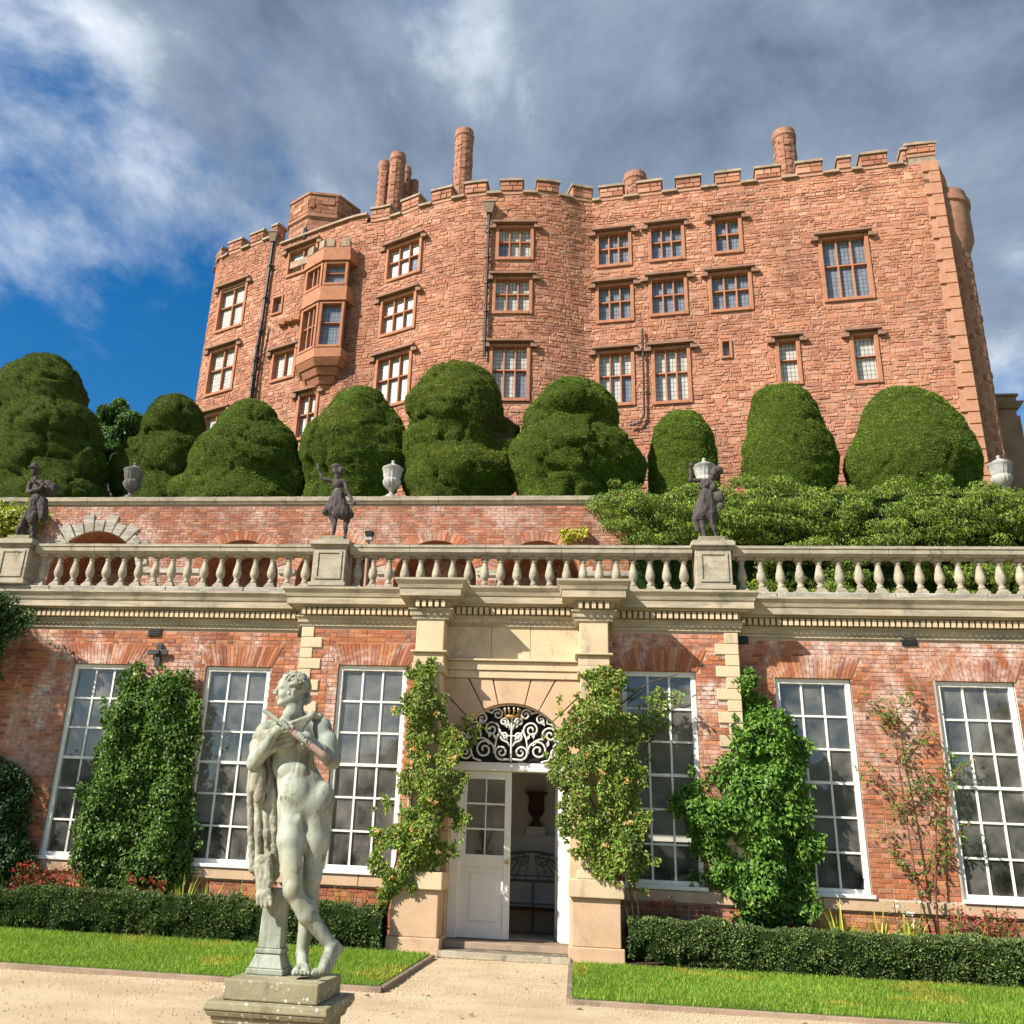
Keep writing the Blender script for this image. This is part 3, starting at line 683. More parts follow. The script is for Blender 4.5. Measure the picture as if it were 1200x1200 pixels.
# lead roof behind the parapets keeps the sky out of the gaps only where it should
rf = MB(); rp = [tuple(p) for p in PL[1:-1]]; rf.prism(rp, lambda a, b, d: (a, b, d), 22.2, 22.5); rf.build('roof', M['coping'], castle)
p_ = cpos(S_T); MB().box(p_[0]-.3, p_[0], p_[1]+.05, p_[1]+1.2, 22.6, 23.98).build('parapet_return', M['castle_mortar'], castle)
# round chimneys, laid in ringed courses
def chimney(name, u0, u1, vt, vb, back, lab=None, cap_=True):
    um = (u0+u1)/2; s, z = castle_at(um, max(vb, 240)); p = cpos(s); Y = p[1]+back
    a = onY(u0, (vt+vb)/2, Y); b = onY(u1, (vt+vb)/2, Y); top = onY(um, vt, Y); x = (a[0]+b[0])/2; r = (b[0]-a[0])/2*.97; zt = top[2]; z0 = 22.6
    root = MB(); prof = [(r*.97, z0-.0)]; z_ = z0
    while z_ < zt-.35: prof += [(r*(.965+.03*random.random()), z_+.02), (r*(.97+.03*random.random()), z_+.15), (r*.945, z_+.165)]; z_ += .18
    if cap_: prof += [(r, zt-.34), (r*1.1, zt-.28), (r*1.1, zt-.18), (r, zt-.14), (r*1.02, zt)]
    else: prof += [(r, zt)]
    prof += [(r*.7, zt), (r*.68, zt-.2)]
    root.lathe([(q, zz-z0) for q, zz in prof], 20, (x, Y, z0)); o = root.build('chimney', M['dressed'] if False else M['chim'], castle, smooth=False); skin(o, x, Y, r*.985, z0, zt-.36, .15, .34, int(u0))
    return o
def skin(o, x, y, r, z0, z1, course, bl, seed):
    mm = Masonry(); brick_face(mm, lambda a, d, z: (x+(r+d)*math.sin(a/r), y-(r+d)*math.cos(a/r), z), -r*1.75, r*1.75, z0, z1, lambda z: [], STC*.78, course, bl, .014, 0, .02, seed); mm.build(o, 'stone', 'facing_stones', M['castle'], keep=0)
M['chim'] = m_stone('chimney_stone', (.40, .20, .13), (.28, .135, .09), stain=(.10, .07, .055), st=.6, scale=2, lichen=.25)
for a in ((531.5, 553.5, 156, 236, .9), (441, 455.5, 192, 262, 1.2), (454.5, 473, 183, 255, .9), (469, 480.5, 198, 250, 2.2), (479.5, 489.5, 213, 247, 2.6), (907, 934, 157, 210, .8), (731, 758, 207, 230, 1.0)): chimney('chimney', *a)
# rainwater pipes with hopper heads
def pipe(pts_px, r=.055, hopper=True, dd=.14):
    pts = []
    for u, v in pts_px: s, z = castle_at(u, v); pts.append(cw(s, dd, z))
    o = MB().tube(pts, r, 8).build('rainwater_pipe', M['iron'], castle, smooth=True, auto=True)
    if hopper: q = pts[0]; MB().frustum(q[0], q[1], q[2]-.05, q[2]+.32, .1, .19).build('hopper_head', M['coping'], o); MB().frustum(q[0], q[1], q[2]+.32, q[2]+.38, .21, .21).build('hopper_rim', M['coping'], o)
    for t in np.linspace(.15, .9, 5):
        i = min(int(t*(len(pts)-1)), len(pts)-2); f_ = t*(len(pts)-1)-i; q = [pts[i][k]+(pts[i+1][k]-pts[i][k])*f_ for k in range(3)]; MB().lathe([(r*1.5, -.03), (r*1.5, .03)], 8, q).build('collar', M['iron'], o)
pipe([(574, 252), (571, 330), (568, 420)]); pipe([(323, 285), (309, 385), (297, 475)], .07); pipe([(313, 380), (305, 425), (300, 470)], .05, False, .3); pipe([(753, 388), (754.5, 440), (755, 488), (750, 498), (738, 501)], .035, False)
# oriel: two canted storeys of lights over moulded corbels
OP = [(-10.02, 16.15), (-9.85, 15.30), (-9.02, 14.70), (-8.06, 14.72), (-7.80, 15.35)]
def ring(mb, sc0, z0, sc1, z1):
    c = np.array([-8.75, 15.75]); A = [tuple(c+(np.array(p)-c)*sc0)+(z0,) for p in OP]; B = [tuple(c+(np.array(p)-c)*sc1)+(z1,) for p in OP]; n = len(OP)
    mb.add(A+B, [tuple(range(n-1, -1, -1)), tuple(range(n, 2*n))]+[(i, (i+1) % n, n+(i+1) % n, n+i) for i in range(n)])
def oz(u, v): return onY(u, v, 14.7)[2]
zc0, zc1, zw0, zw1, zb0, zb1, zu0, zu1, zp, ztop = oz(367, 449), oz(375, 418), oz(380, 407), oz(388, 352), oz(390, 350), oz(396, 336), oz(396, 334), oz(402, 305), oz(402, 298), oz(405, 279)
core = MB(); ring(core, .62, zw0, .62, zu1); oriel = core.build('oriel', M['black'], castle)
for i in range(4):
    a, b = i/4, (i+1)/4; mb = MB(); ring(mb, .20+.74*a+.09, zc0+(zc1-zc0)*a, .20+.74*b+.05, zc0+(zc1-zc0)*b-.015); mb.build('corbel', M['dressed'], oriel, bevel=.03)
for z0, z1, sc_, nm in ((zc1, zw0, 1., 'apron'), (zw1, zb0, 1.05, 'string_course'), (zb0, zu0, 1., 'apron'), (zu1, zp, 1.06, 'string_course'), (zp, ztop-.35, 1.0, 'parapet')):
    mb = MB(); ring(mb, sc_, z0, sc_, z1); mb.build(nm, M['dressed'], oriel, bevel=.015)
for (p, q, nx) in ((1, 2, 3), (2, 3, 1), (0, 1, 1)):
    A, B = np.array(OP[p]), np.array(OP[q]); L = np.linalg.norm(B-A); T = (B-A)/L; o = (A+B)/2
    for z0, z1 in ((zw0, zw1), (zu0, zu1)): mullioned(oriel if False else castle, o-np.array([T[1], -T[0]])*.06, T, L-.26, z0+.12, z1-.11, nx, 2 if z1-z0 > 1.3 or nx == 1 else 1, 0, 0, .10)
for (p, q) in ((1, 2), (2, 3), (0, 1)):
    A, B = np.array(OP[p]), np.array(OP[q]); L = np.linalg.norm(B-A); T = (B-A)/L; Nn = np.array([T[1], -T[0]])
    for c_ in ((.2, .8) if L > .6 else (.5,)):
        mb = MB(); lbox(mb, 0, T, Nn, A, L*c_-.15, L*c_+.15, -.25, .02, ztop-.35, ztop); mb.build('merlon', M['coping'], oriel, bevel=.015)
# octagonal stair turret behind the oriel
ty = 17.6; a = onY(340, 250, ty); b = onY(425, 250, ty); tr_ = (b[0]-a[0])/2; tcx = (a[0]+b[0])/2; zt = onY(380, 226, ty-tr_*.9)[2]
tur = MB().lathe([(tr_*.93, 0), (tr_*.93, zt-23-1.2), (tr_*.99, zt-23-1.12), (tr_*.99, zt-23-1.0), (tr_*.96, zt-23-.95), (tr_*.96, zt-23-.12), (tr_*1.0, zt-23-.1), (tr_*1.0, zt-23)], 8, (tcx, ty, 23), ph=R(-10)).build('stair_turret', M['chim'], castle)
mm = Masonry()
for q in range(8):
    a0, a1 = 2*math.pi*q/8+R(-10), 2*math.pi*(q+1)/8+R(-10); A_ = np.array([math.cos(a0), math.sin(a0)])*tr_*.93; B_ = np.array([math.cos(a1), math.sin(a1)])*tr_*.93; e_ = (B_-A_)/np.linalg.norm(B_-A_); nn_ = np.array([e_[1], -e_[0]])
    if nn_[1] > .5: continue
    for za, zb_, k_ in ((23.05, zt-1.2, 1.), (zt-.93, zt-.13, .96/.93)): brick_face(mm, lambda a, d, z: (tcx+(A_[0]+e_[0]*a)*k_+nn_[0]*d, ty+(A_[1]+e_[1]*a)*k_+nn_[1]*d, z), .02, np.linalg.norm(B_-A_)-.02, za, zb_, lambda z: [], STC*.85, .2, .5, .016, 0, .03, 500+q)
mm.build(tur, 'stone', 'facing_stones', M['castle'], keep=0)
MB().box(tcx-.35, tcx-.25, ty-tr_*.98, ty-tr_*.86, zt-2.2, zt-1.7).build('slit', M['black'], tur)
# round bartizan at the right-hand corner
c_ = cw(S_R, 0, 0); bx_, by_ = c_[0]+.30, c_[1]+.95; zt = onY(1126, 236, by_)[2]; zb = onY(1126, 292, by_)[2]
MB().lathe([(.62, 0), (.62, zb-8-.35), (.80, zb-8+.1), (.80, zt-8-.55), (.86, zt-8-.5), (.86, zt-8-.3), (.78, zt-8-.28), (.78, zt-8), (.6, zt-8)], 24, (bx_, by_, 8)).build('corner_turret', M['chim'], castle, smooth=True, auto=True)
skin(bpy.data.objects['corner_turret'], bx_, by_, .615, 9.5, zb-.4, .2, .45, 77)
# moulded bracket of stone jutting from the wall at the foot of the oriel stair
s_, z_ = castle_at(346, 377)
for i in range(4): MB().box(*(lambda p: (p[0]-.13, p[0]+.13, p[1]-.12, p[1]+.2))(cw(s_-.55+i*.36, .1, 0)), z_-.08+.03*(i % 2), z_+.16).build('corbel', M['dressed'], castle, bevel=.02)
# stone gate pier past the castle's end
gp = thing('gate_pier', (13.6, 15.2, 8.1), 'moulded stone gate pier past the round corner turret of the castle', 'pier')
px_ = onY(1179, 500, 15.2); zt = onY(1179, 467, 15.2)[2]
for nm, w0, w1, z0, z1 in (('shaft', .32, .32, 8.1, zt-.75), ('frieze', .26, .26, zt-.75, zt-.5), ('cornice', .34, .46, zt-.5, zt-.3), ('block', .3, .3, zt-.3, zt-.08), ('cap', .36, .36, zt-.08, zt)): MB().frustum(px_[0], 15.2, z0, z1, w0, w1).build(nm, M['hood'], gp, bevel=.015)

n = 170; rg = np.random.default_rng(90); P = np.stack([rg.uniform(-9, 7, n), rg.uniform(-8.5, -1.2, n), np.full(n, .012)], 1); on = ((P[:, 0] < -1.7) | (P[:, 0] > 0)) & (P[:, 1] > LY0); P[on, 2] = .085
tag(leaf_obj('fallen_leaves', P, np.stack([rg.normal(size=n), rg.normal(size=n), .1*rg.normal(size=n)], 1), np.stack([.3*rg.normal(size=n), .3*rg.normal(size=n), np.ones(n)], 1), rg.uniform(.03, .07, n), rg.uniform(.02, .045, n), tints(n, [(.30, .17, .05), (.22, .11, .04), (.38, .28, .08)], rg), M['leaf'], None), 'scattered dry brown leaves on the lawns and gravel', 'leaves', kind='stuff')

# the wooded slope across the garden, behind the viewer, as the panes mirror it
rg = np.random.default_rng(17); nx, nz = 260, 26; A_ = np.linspace(-2.6, 2.6, nx); V = []
for i, a in enumerate(A_):
    r_ = 62+6*math.sin(a*7)+4*math.sin(a*17+1); hgt = 12+3*math.sin(a*5+.6)+2.2*math.sin(a*13)+1.4*math.sin(a*31+2)
    for j in range(nz): t = j/(nz-1); V.append((r_*math.sin(a)*(1+.10*t), -10-r_*math.cos(a)*(1+.10*t), -1+hgt*math.sin(t*math.pi*.55)))
V = np.array(V); V = V+((fbm(V, .28, 4)-.5)*4.5+(fbm(V, 1.1, 7)-.5)*1.6)[:, None]*np.array([0, .4, 1.]); Q = np.array([(i*nz+j, (i+1)*nz+j, (i+1)*nz+j+1, i*nz+j+1) for i in range(nx-1) for j in range(nz-1)])
tag(obj('woodland', np_mesh('woodland', V, Q, M['yew_mass'])), 'far wooded slope across the garden facing the orangery', 'woodland', kind='stuff')

n = 9000; rg = np.random.default_rng(91); P = np.stack([rg.uniform(-8, 5, n), -4.35-rg.random(n)**1.4*5.5, np.zeros(n)], 1); k = n//5; P[:k, 0] = rg.uniform(-1.6, -.1, k); P[:k, 1] = rg.uniform(-4.3, -1.0, k)
r_ = rg.uniform(.004, .012, n)[:, None]; ang = rg.uniform(0, 6.28, (n, 1)); V = np.stack([P+np.concatenate([r_*np.cos(ang+q), r_*np.sin(ang+q)*.8, 0*r_], 1) for q in (0, 1.57, 3.14, 4.71)]+[P+np.concatenate([0*r_, 0*r_, r_*1.1], 1)], 1).reshape(-1, 3); V[:, 2] += .004
Q = (np.array([(0, 1, 4), (1, 2, 4), (2, 3, 4), (3, 0, 4)])[None]+5*np.arange(n)[:, None, None]).reshape(-1, 3)
tag(obj('loose_gravel', np_mesh('loose_gravel', V, Q, M['gravel'])), 'loose gravel stones lying on the sandy path', 'gravel', kind='stuff')

# ================================================================== THE UPPER TERRACE WALL, with arched niches
TWY = 5.0; TX0, TX1 = -19.0, 13.0
tw = thing('terrace_wall', (0, TWY, 4.7), 'weathered brick terrace wall with arched niches and stone coping below the yews', 'wall')
ARCH = [(-6.98, .85, 6.42, 0), (-4.9, .85, 6.42, 0), (-2.83, .85, 6.42, 0), (-.72, .85, 6.42, 0), (-10.25, 1.0, 6.45, 1)]
def tw_fn(a, d, z): return (a, TWY-d, z)
def tw_holes(z):
    H = []
    for c, r, zs, st in ARCH:
        if z < zs: H.append((c-r, c+r))
        else:
            ro = r+(.235 if not st else .26)
            if z-zs < ro: h = math.sqrt(ro*ro-(z-zs)**2); H.append((c-h, c+h))
    if 6.52 < z < 6.62: H = [(TX0, TX1)]
    return H
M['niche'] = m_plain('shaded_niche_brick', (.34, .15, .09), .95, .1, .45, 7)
ms = Masonry(); TB = np.array([(.46, .19, .10), (.42, .155, .085), (.37, .15, .09), (.50, .26, .16), (.33, .16, .11), (.45, .23, .15), (.40, .24, .18)])
brick_face(ms, tw_fn, TX0, TX1, 5.2, 8.06, tw_holes, TB, seed=3)
mb = MB(); A = [TX0]
for c, r, *_ in sorted(ARCH): A += [c-r, c+r]
A.append(TX1)
for i in range(0, len(A), 2): mb.add([(A[i], TWY, 4.6), (A[i+1], TWY, 4.6), (A[i+1], TWY, 8.06), (A[i], TWY, 8.06)], [(0, 1, 2, 3)])
for c, r, zs, st in ARCH:
    n = 14; arc = [(c-r*math.cos(math.pi*i/n), zs+r*math.sin(math.pi*i/n)) for i in range(n+1)]
    sf = MB()
    for (x0, z0), (x1, z1) in zip(arc, arc[1:]):
        mb.add([(x0, TWY, z0), (x1, TWY, z1), (x1, TWY, 8.06), (x0, TWY, 8.06)], [(0, 1, 2, 3)])
        sf.add([(x0, TWY+.002, z0), (x1, TWY+.002, z1), (x1, TWY+1.4, z1), (x0, TWY+1.4, z0)], [(0, 1, 2, 3)])
    for s in (-1, 1): sf.add([(c+s*r, TWY+.002, 4.6), (c+s*r, TWY+1.4, 4.6), (c+s*r, TWY+1.4, zs), (c+s*r, TWY+.002, zs)], [(0, 1, 2, 3)])
    import bmesh as _bm
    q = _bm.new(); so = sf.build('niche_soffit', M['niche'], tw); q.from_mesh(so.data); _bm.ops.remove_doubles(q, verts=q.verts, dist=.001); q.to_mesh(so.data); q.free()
mb.box(TX0, TX1, TWY+1.4, TWY+1.46, 4.6, 7.88)
tw_o = mb.build('wall', M['mortar'], tw)
ms.build(tw_o, 'brick', 'brickwork', M['old_brick'], box=lambda u, v: (v < 640) & (u < 700), rough=.012)
# the backs of the niches and the soffits are bricked too
mn = Masonry()
for j, (c, r, zs, st) in enumerate(ARCH):
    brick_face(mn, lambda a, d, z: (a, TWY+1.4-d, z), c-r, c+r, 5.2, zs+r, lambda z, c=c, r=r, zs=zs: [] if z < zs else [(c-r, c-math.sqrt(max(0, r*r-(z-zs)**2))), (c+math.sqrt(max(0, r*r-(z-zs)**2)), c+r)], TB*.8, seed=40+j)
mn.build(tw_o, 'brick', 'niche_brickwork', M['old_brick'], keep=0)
def voussoir(c, zs, r0, r1, a0, a1, y0, y1):
    fn = lambda a, b, d: (c+a, d, zs+b); n = 3
    poly = [(r0*math.cos(a0+(a1-a0)*i/n), r0*math.sin(a0+(a1-a0)*i/n)) for i in range(n+1)]+[(r1*math.cos(a1+(a0-a1)*i/n), r1*math.sin(a1+(a0-a1)*i/n)) for i in range(n+1)]
    return MB().prism(poly, fn, y0, y1)
def tinted(o, c):
    a = o.data.color_attributes.new('tint', 'FLOAT_COLOR', 'POINT'); a.data.foreach_set('color', np.ones(4*len(o.data.vertices), np.float32)); c = np.clip(np.array(c)*(1+.10*random.gauss(0, 1)), .03, .8); o.color = tuple(c)+(1,); return o
M['vous_a'] = m_plain('rubbed_brick', (.47, .19, .095), .9, .2, .35, 10); M['vous_b'] = m_plain('dark_rubbed_brick', (.38, .145, .085), .9, .2, .4, 10)
for c, r, zs, st in ARCH:
    if st:
        n = 15
        for i in range(n):
            a0, a1 = math.pi*i/n+.012, math.pi*(i+1)/n-.012; ln = r+(.40 if i % 2 == 0 else .26)
            if math.sin((a0+a1)/2) > .25: voussoir(c, zs, r, ln, a0, a1, TWY-.04-.01*random.random(), TWY+.2).build('voussoir', M['blocking'], tw, bevel=.012)
    else:
        n = 30
        for i in range(n):
            a0, a1 = math.pi*i/n, math.pi*(i+1)/n; g = .006
            if math.sin(a0) > .3: tinted(voussoir(c, zs, r, r+.225, a0+g, a1-g, TWY-.012-.004*random.random(), TWY+.1).build('voussoir', M['old_brick'], tw), random.choice(TB)*np.array([1.1, 1., .9]))
imp = sorted([(c-r, c+r) for c, r, *_ in ARCH]); xs = [TX0]+[q for p in imp for q in p]+[TX1]
for i in range(0, len(xs), 2): MB().box(xs[i]+.003, xs[i+1]-.003, TWY-.045, TWY+.05, 6.52, 6.62).build('impost', M['blocking'], tw, bevel=.008)
x = TX0
while x < TX1:
    w = random.uniform(1.1, 1.8); w = min(w, TX1-x)
    sweep(MB(), [(x+.004, TWY), (x+w-.004, TWY)], [(-.66, 8.07), (.0, 8.07), (.05, 8.075), (.055, 8.12), (.09, 8.13), (.10, 8.20), (.08, 8.225), (-.66, 8.235)]).build('coping_stone', M['bal'], tw); x += w

# ================================================================== THE ORANGERY
XC = -.85; BY = -.3; BH = 3.03; ZTOP = 4.16
OX0, OX1 = -14.0, 11.5
orang = thing('orangery', (XC, 0, 0), 'brick orangery with tall white sash windows and pedimentless stone doorway', 'orangery')
orang['label'] = 'long red brick orangery with tall white windows, stone doorway and dentil cornice'
WZ0, WZ1, WW = .862, 3.615, .985
WX = [(XC+s*c, (BY if c < 3 else 0.)) for s, c in ((-1, 6.11), (-1, 4.04), (-1, 1.97), (1, 1.97), (1, 4.04), (1, 6.11))]
WEXT = [(XC-8.9, 0.), (XC+8.2, 0.)]; WEXT[0] = (XC-10.9, 0.)
ALLW = WX+WEXT
LT = .30
def o_holes(z):
    H = []
    for c, y in ALLW:
        if WZ0-.004 < z < WZ1: H.append((c-WW/2, c+WW/2))
        elif WZ1 <= z < WZ1+LT: e = .14*(z-WZ1)/LT+.02; H.append((c-WW/2-e, c+WW/2+e))
    if .72 < z < .862: H.append((OX0, OX1))
    return H
rect_w = [(c-WW/2, c+WW/2, WZ0, WZ1) for c, y in ALLW]
spans = [(OX0, XC-BH, 0.), (XC-BH, XC-1.30, BY), (XC+1.30, XC+BH, BY), (XC+BH, OX1, 0.)]
for i, (a, b, y) in enumerate(spans):
    fn = (lambda y: lambda p, d, z: (p, y-d, z))(y); ms = Masonry(); wallm = MB(); hole_grid(wallm, fn, a, b, -.02, ZTOP+.3, rect_w); wall_o = wallm.build('wall', M['mortar'], orang)
    def hol(z, a=a, b=b, i=i):
        H = o_holes(z)
        q = int((4.16-z)/.158); L = .30 if q % 2 else .17
        if i == 1: H.append((a, a+L))
        if i == 2: H.append((b-L, b))
        return H
    brick_face(ms, fn, a, b, 0, ZTOP, hol, seed=10+i)
    if i == 3: brick_face(ms, lambda p, d, z: (XC+BH+d-.004, -p, z), .004, -BY, 0, ZTOP, lambda z: [], seed=35)
    ms.build(wall_o, 'brick', 'brickwork', M['brick'], keep=(80, 30, 50, 140)[i], box=lambda u, v: (v > 735) & (v < 1080), rough=.012)
for s in (-1, 1): MB().box(XC+s*BH-.002, XC+s*BH+.002, BY+.003, .0, 0, ZTOP).build('bay_return', M['mortar'], orang)
# stone band under the sills, in lengths
for a, b, y in spans:
    x = a
    while x < b-.01:
        w = min(random.uniform(.8, 1.4), b-x); w = b-x if b-x-w < .3 else w
        MB().box(x+.004, x+w-.004, y-.045, y+.02, .722, .860).build('sill_course', M['buff_pink'], orang, bevel=.008); x += w
# window heads of rubbed bricks set fanwise
for c, y in ALLW:
    n = 21
    for i in range(n):
        f0, f1 = i/n, (i+1)/n; b0, b1 = c-WW/2-.015+(WW+.03)*f0+.003, c-WW/2-.015+(WW+.03)*f1-.003; t0, t1 = c-WW/2-.15+(WW+.3)*f0+.003, c-WW/2-.15+(WW+.3)*f1-.003
        o = MB().prism([(b0, WZ1+.002), (b1, WZ1+.002), (t1, WZ1+LT), (t0, WZ1+LT)], lambda a_, b_, d: (a_, d, b_), y-.011-.004*random.random(), y+.1).build('lintel_brick', M['brick'], orang); tinted(o, random.choice(BRICKC)*.97)
# sash windows: six rows of three panes
def sash(c, y, full=True):
    f = MB(); h = WW/2; fy0, fy1 = y+.035, y+.16
    f.box(c-h, c-h+.065, fy0, fy1, WZ0, WZ1); f.box(c+h-.065, c+h, fy0, fy1, WZ0, WZ1); f.box(c-h+.065, c+h-.065, fy0, fy1, WZ1-.07, WZ1); f.box(c-h+.065, c+h-.065, fy0-.005, fy1, WZ0, WZ0+.11)
    w = f.build('window', M['paint'], orang, bevel=.006)
    MB().box(c-h-.03, c+h+.03, y-.07, y+.034, WZ0+.002, WZ0+.05).build('sill', M['paint'], w, bevel=.008)
    MB().box(c-h, c+h, y+.16, y+.30, WZ0-.02, WZ0+.05).build('inner_sill', M['paint'], w)
    x0, x1, z0, z1 = c-h+.065, c+h-.065, WZ0+.11, WZ1-.07; b = .026
    for i in (1, 2): x = x0+(x1-x0)*i/3; MB().box(x-b/2, x+b/2, y+.065, y+.10, z0, z1).build('glazing_bar', M['paint'], w)
    for j in range(1, 6):
        z = z0+(z1-z0)*j/6; bb = b if j != 3 else b*1.5
        MB().box(x0, x1, y+.062+(.0 if j != 3 else -.01), y+.103, z-bb/2, z+bb/2).build('glazing_bar', M['paint'], w)
    for i in range(3):
        for j in range(6):
            a0, a1 = x0+(x1-x0)*i/3, x0+(x1-x0)*(i+1)/3; q0, q1 = z0+(z1-z0)*j/6, z0+(z1-z0)*(j+1)/6; t = [random.uniform(-.0012, .0012) for _ in range(4)]
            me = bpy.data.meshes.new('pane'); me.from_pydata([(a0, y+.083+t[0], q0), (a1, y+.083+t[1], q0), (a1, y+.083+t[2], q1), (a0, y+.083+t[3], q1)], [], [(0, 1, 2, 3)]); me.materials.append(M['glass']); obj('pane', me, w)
for c, y in ALLW: sash(c, y)
# quoins of the projecting bay
for s in (-1, 1):
    z = ZTOP-.002; k = 0
    while z > .9:
        L = .30 if k % 2 == 1 else .17; z0 = z-.152
        xa, xb = (XC-BH-.012, XC-BH+L) if s < 0 else (XC+BH-L, XC+BH+.012)
        MB().box(xa, xb, BY-.022-.004*random.random(), BY+.06, z0, z-.006).build('quoin', M['buff'], orang, bevel=.008); z = z0; k += 1
# doorway: voussoirs, jambs, panel, pilasters on pedestals
AY, AS, AR = -.42, 2.33, .785
jw = .93
def arch_out(a):
    """where a joint leaves the stone field around the arch"""
    t = []
    if abs(math.cos(a)) > 1e-6: t.append(jw/abs(math.cos(a)))
    if math.sin(a) > 1e-6: t.append((3.44-AS)/math.sin(a))
    return min(t)
ca = math.atan2(3.44-AS, jw); brk = [0, .42, .78, 1.08, 1.34, math.pi-1.34, math.pi-1.08, math.pi-.78, math.pi-.42, math.pi]
for a0, a1 in zip(brk, brk[1:]):
    g = .007; n = 6; p0, p1 = a0+g, a1-g
    inn = [(AR*math.cos(p0+(p1-p0)*i/n), AR*math.sin(p0+(p1-p0)*i/n)) for i in range(n+1)]
    ang = [p1]+[q for q in (ca, math.pi-ca) if p0 < q < p1][::-1]+[p0]; ang = sorted(ang, reverse=True)
    outp = [(arch_out(q)*math.cos(q), arch_out(q)*math.sin(q)) for q in ang]
    MB().prism(inn+outp, lambda a, b, d: (XC+a, d, AS+b), AY-.006*random.random(), AY+.42).build('voussoir', M['buff_pink'], orang, bevel=.006)
for s in (-1, 1):
    for z0, z1 in ((0.17, .8), (.8, 1.45), (1.45, 2.0), (2.0, AS)):
        x0, x1 = sorted((XC+s*AR, XC+s*jw)); MB().box(x0, x1, AY, AY+.42, z0+.003, z1-.003).build('jamb_stone', M['buff_pink'], orang, bevel=.006)
for z0, z1, d in ((3.445, 3.545, .03), (3.55, 3.665, .05), (3.67, 3.70, .09)): MB().box(XC-jw, XC+jw, AY-d, AY+.3, z0, z1).build('architrave', M['buff'], orang, bevel=.006)
for a, b in ((-jw, -.30), (-.295, .24), (.245, jw)): MB().box(XC+a, XC+b, AY-.005*random.random(), AY+.3, 3.702, ZTOP+.02).build('ashlar_block', M['buff'], orang, bevel=.004)
PX = 1.10; PY = -.80
for s in (-1, 1):
    c = XC+s*PX; p = MB(); p.box(c-.18, c+.18, PY, BY+.05, 1.0, 3.44); pil = p.build('pilaster', M['buff'], orang, bevel=.01)
    for nm, z0, z1, w, y in (('plinth', 0, .2, .33, PY-.15), ('pedestal_die', .2, .74, .29, PY-.11), ('pedestal_cap', .74, .95, .335, PY-.16), ('pilaster_base', .95, 1.05, .23, PY-.06), ('necking', 3.44, 3.56, .22, PY-.04), ('capital', 3.56, 3.70, .205, PY-.025), ('capital_ledge', 3.70, 3.73, .25, PY-.07), ('upper_block', 3.73, ZTOP+.03, .19, PY-.01)):
        MB().box(c-w, c+w, y, BY+.04+.002*len(nm), z0+.002, z1).build(nm, M['buff_pink'] if z1 < .8 else M['buff'], pil, bevel=.012)
for nm, y, z0, z1, w in (('step', -.98, 0, .085, .80), ('threshold', -.66, .085, .17, .78)): MB().box(XC-w, XC+w, y, AY+.5, z0, z1).build(nm, M['coping'] if nm == 'threshold' else M['bal'], orang, bevel=.012)
# cornice with dentils, breaking forward over bay and pilasters
CP = [(OX0, 0), (XC-BH-.02, 0), (XC-BH-.02, BY), (XC-PX-.22, BY), (XC-PX-.22, PY), (XC-PX+.22, PY), (XC-PX+.22, AY), (XC+PX-.22, AY), (XC+PX-.22, PY), (XC+PX+.22, PY), (XC+PX+.22, BY), (XC+BH+.02, BY), (XC+BH+.02, 0), (OX1, 0)]
sweep(MB(), CP, [(-.2, 4.165), (.03, 4.165), (.035, 4.21), (.055, 4.215), (.06, 4.275), (.085, 4.29), (.085, 4.305), (.045, 4.308), (.045, 4.408), (.125, 4.425), (.135, 4.445), (.20, 4.45), (.20, 4.545), (.215, 4.555), (.23, 4.60), (.27, 4.655), (.27, 4.685), (-.1, 4.71)]).build('cornice', M['cornice'], orang)
dn = MB(); 
for (x0, y0), (x1, y1) in zip(CP, CP[1:]):
    L = math.hypot(x1-x0, y1-y0); t = ((x1-x0)/L, (y1-y0)/L); nrm = (t[1], -t[0])
    if abs(t[1]) > .5: continue
    ext = .08; k = int((L+.0)/.078)
    for i in range(k):
        q = (i+.5)*L/k; cx_, cy_ = x0+t[0]*q+nrm[0]*.09, y0+t[1]*q+nrm[1]*.09
        dn.box(cx_-.025, cx_+.025, cy_-.05, cy_+.04, 4.315, 4.405)
o = dn.build('dentil_course', M['buff'], orang); o['kind'] = 'stuff'
# vents, wall tie and door
for u, v in ((182, 741), (1065, 752), (357, 741), (868, 750)):
    p = onY(u, v, 0); 
    vt = MB().box(p[0]-.1, p[0]+.1, -.03, .0, p[2]-.06, p[2]+.06).build('air_vent', M['iron'], orang)
    for i in range(4): MB().box(p[0]-.085, p[0]+.085, -.04, -.031, p[2]-.05+i*.028, p[2]-.036+i*.028).build('louvre', M['iron'], vt)
p = onY(187, 767, 0); tie = MB().box(p[0]-.045, p[0]+.045, -.05, -.02, p[2]-.2, p[2]+.16).build('wall_tie', M['iron'], orang, bevel=.008); MB().box(p[0]-.16, p[0]+.16, -.075, -.051, p[2]-.02, p[2]+.06).build('cross_plate', M['iron'], tie, bevel=.008); MB().box(p[0]-.03, p[0]+.03, -.10, -.076, p[2]-.01, p[2]+.05).build('nut', M['iron'], tie, bevel=.006)
DY = -.16
fr = MB(); fr.box(XC-AR-.0, XC-AR+.13, DY-.08, DY+.06, .172, AS-.09); fr.box(XC+AR-.13, XC+AR, DY-.08, DY+.06, .172, AS-.09); fr.box(XC-AR, XC+AR, DY-.10, DY+.06, AS-.09, AS+.02)
frame = fr.build('door_frame', M['paint'], orang, bevel=.01)
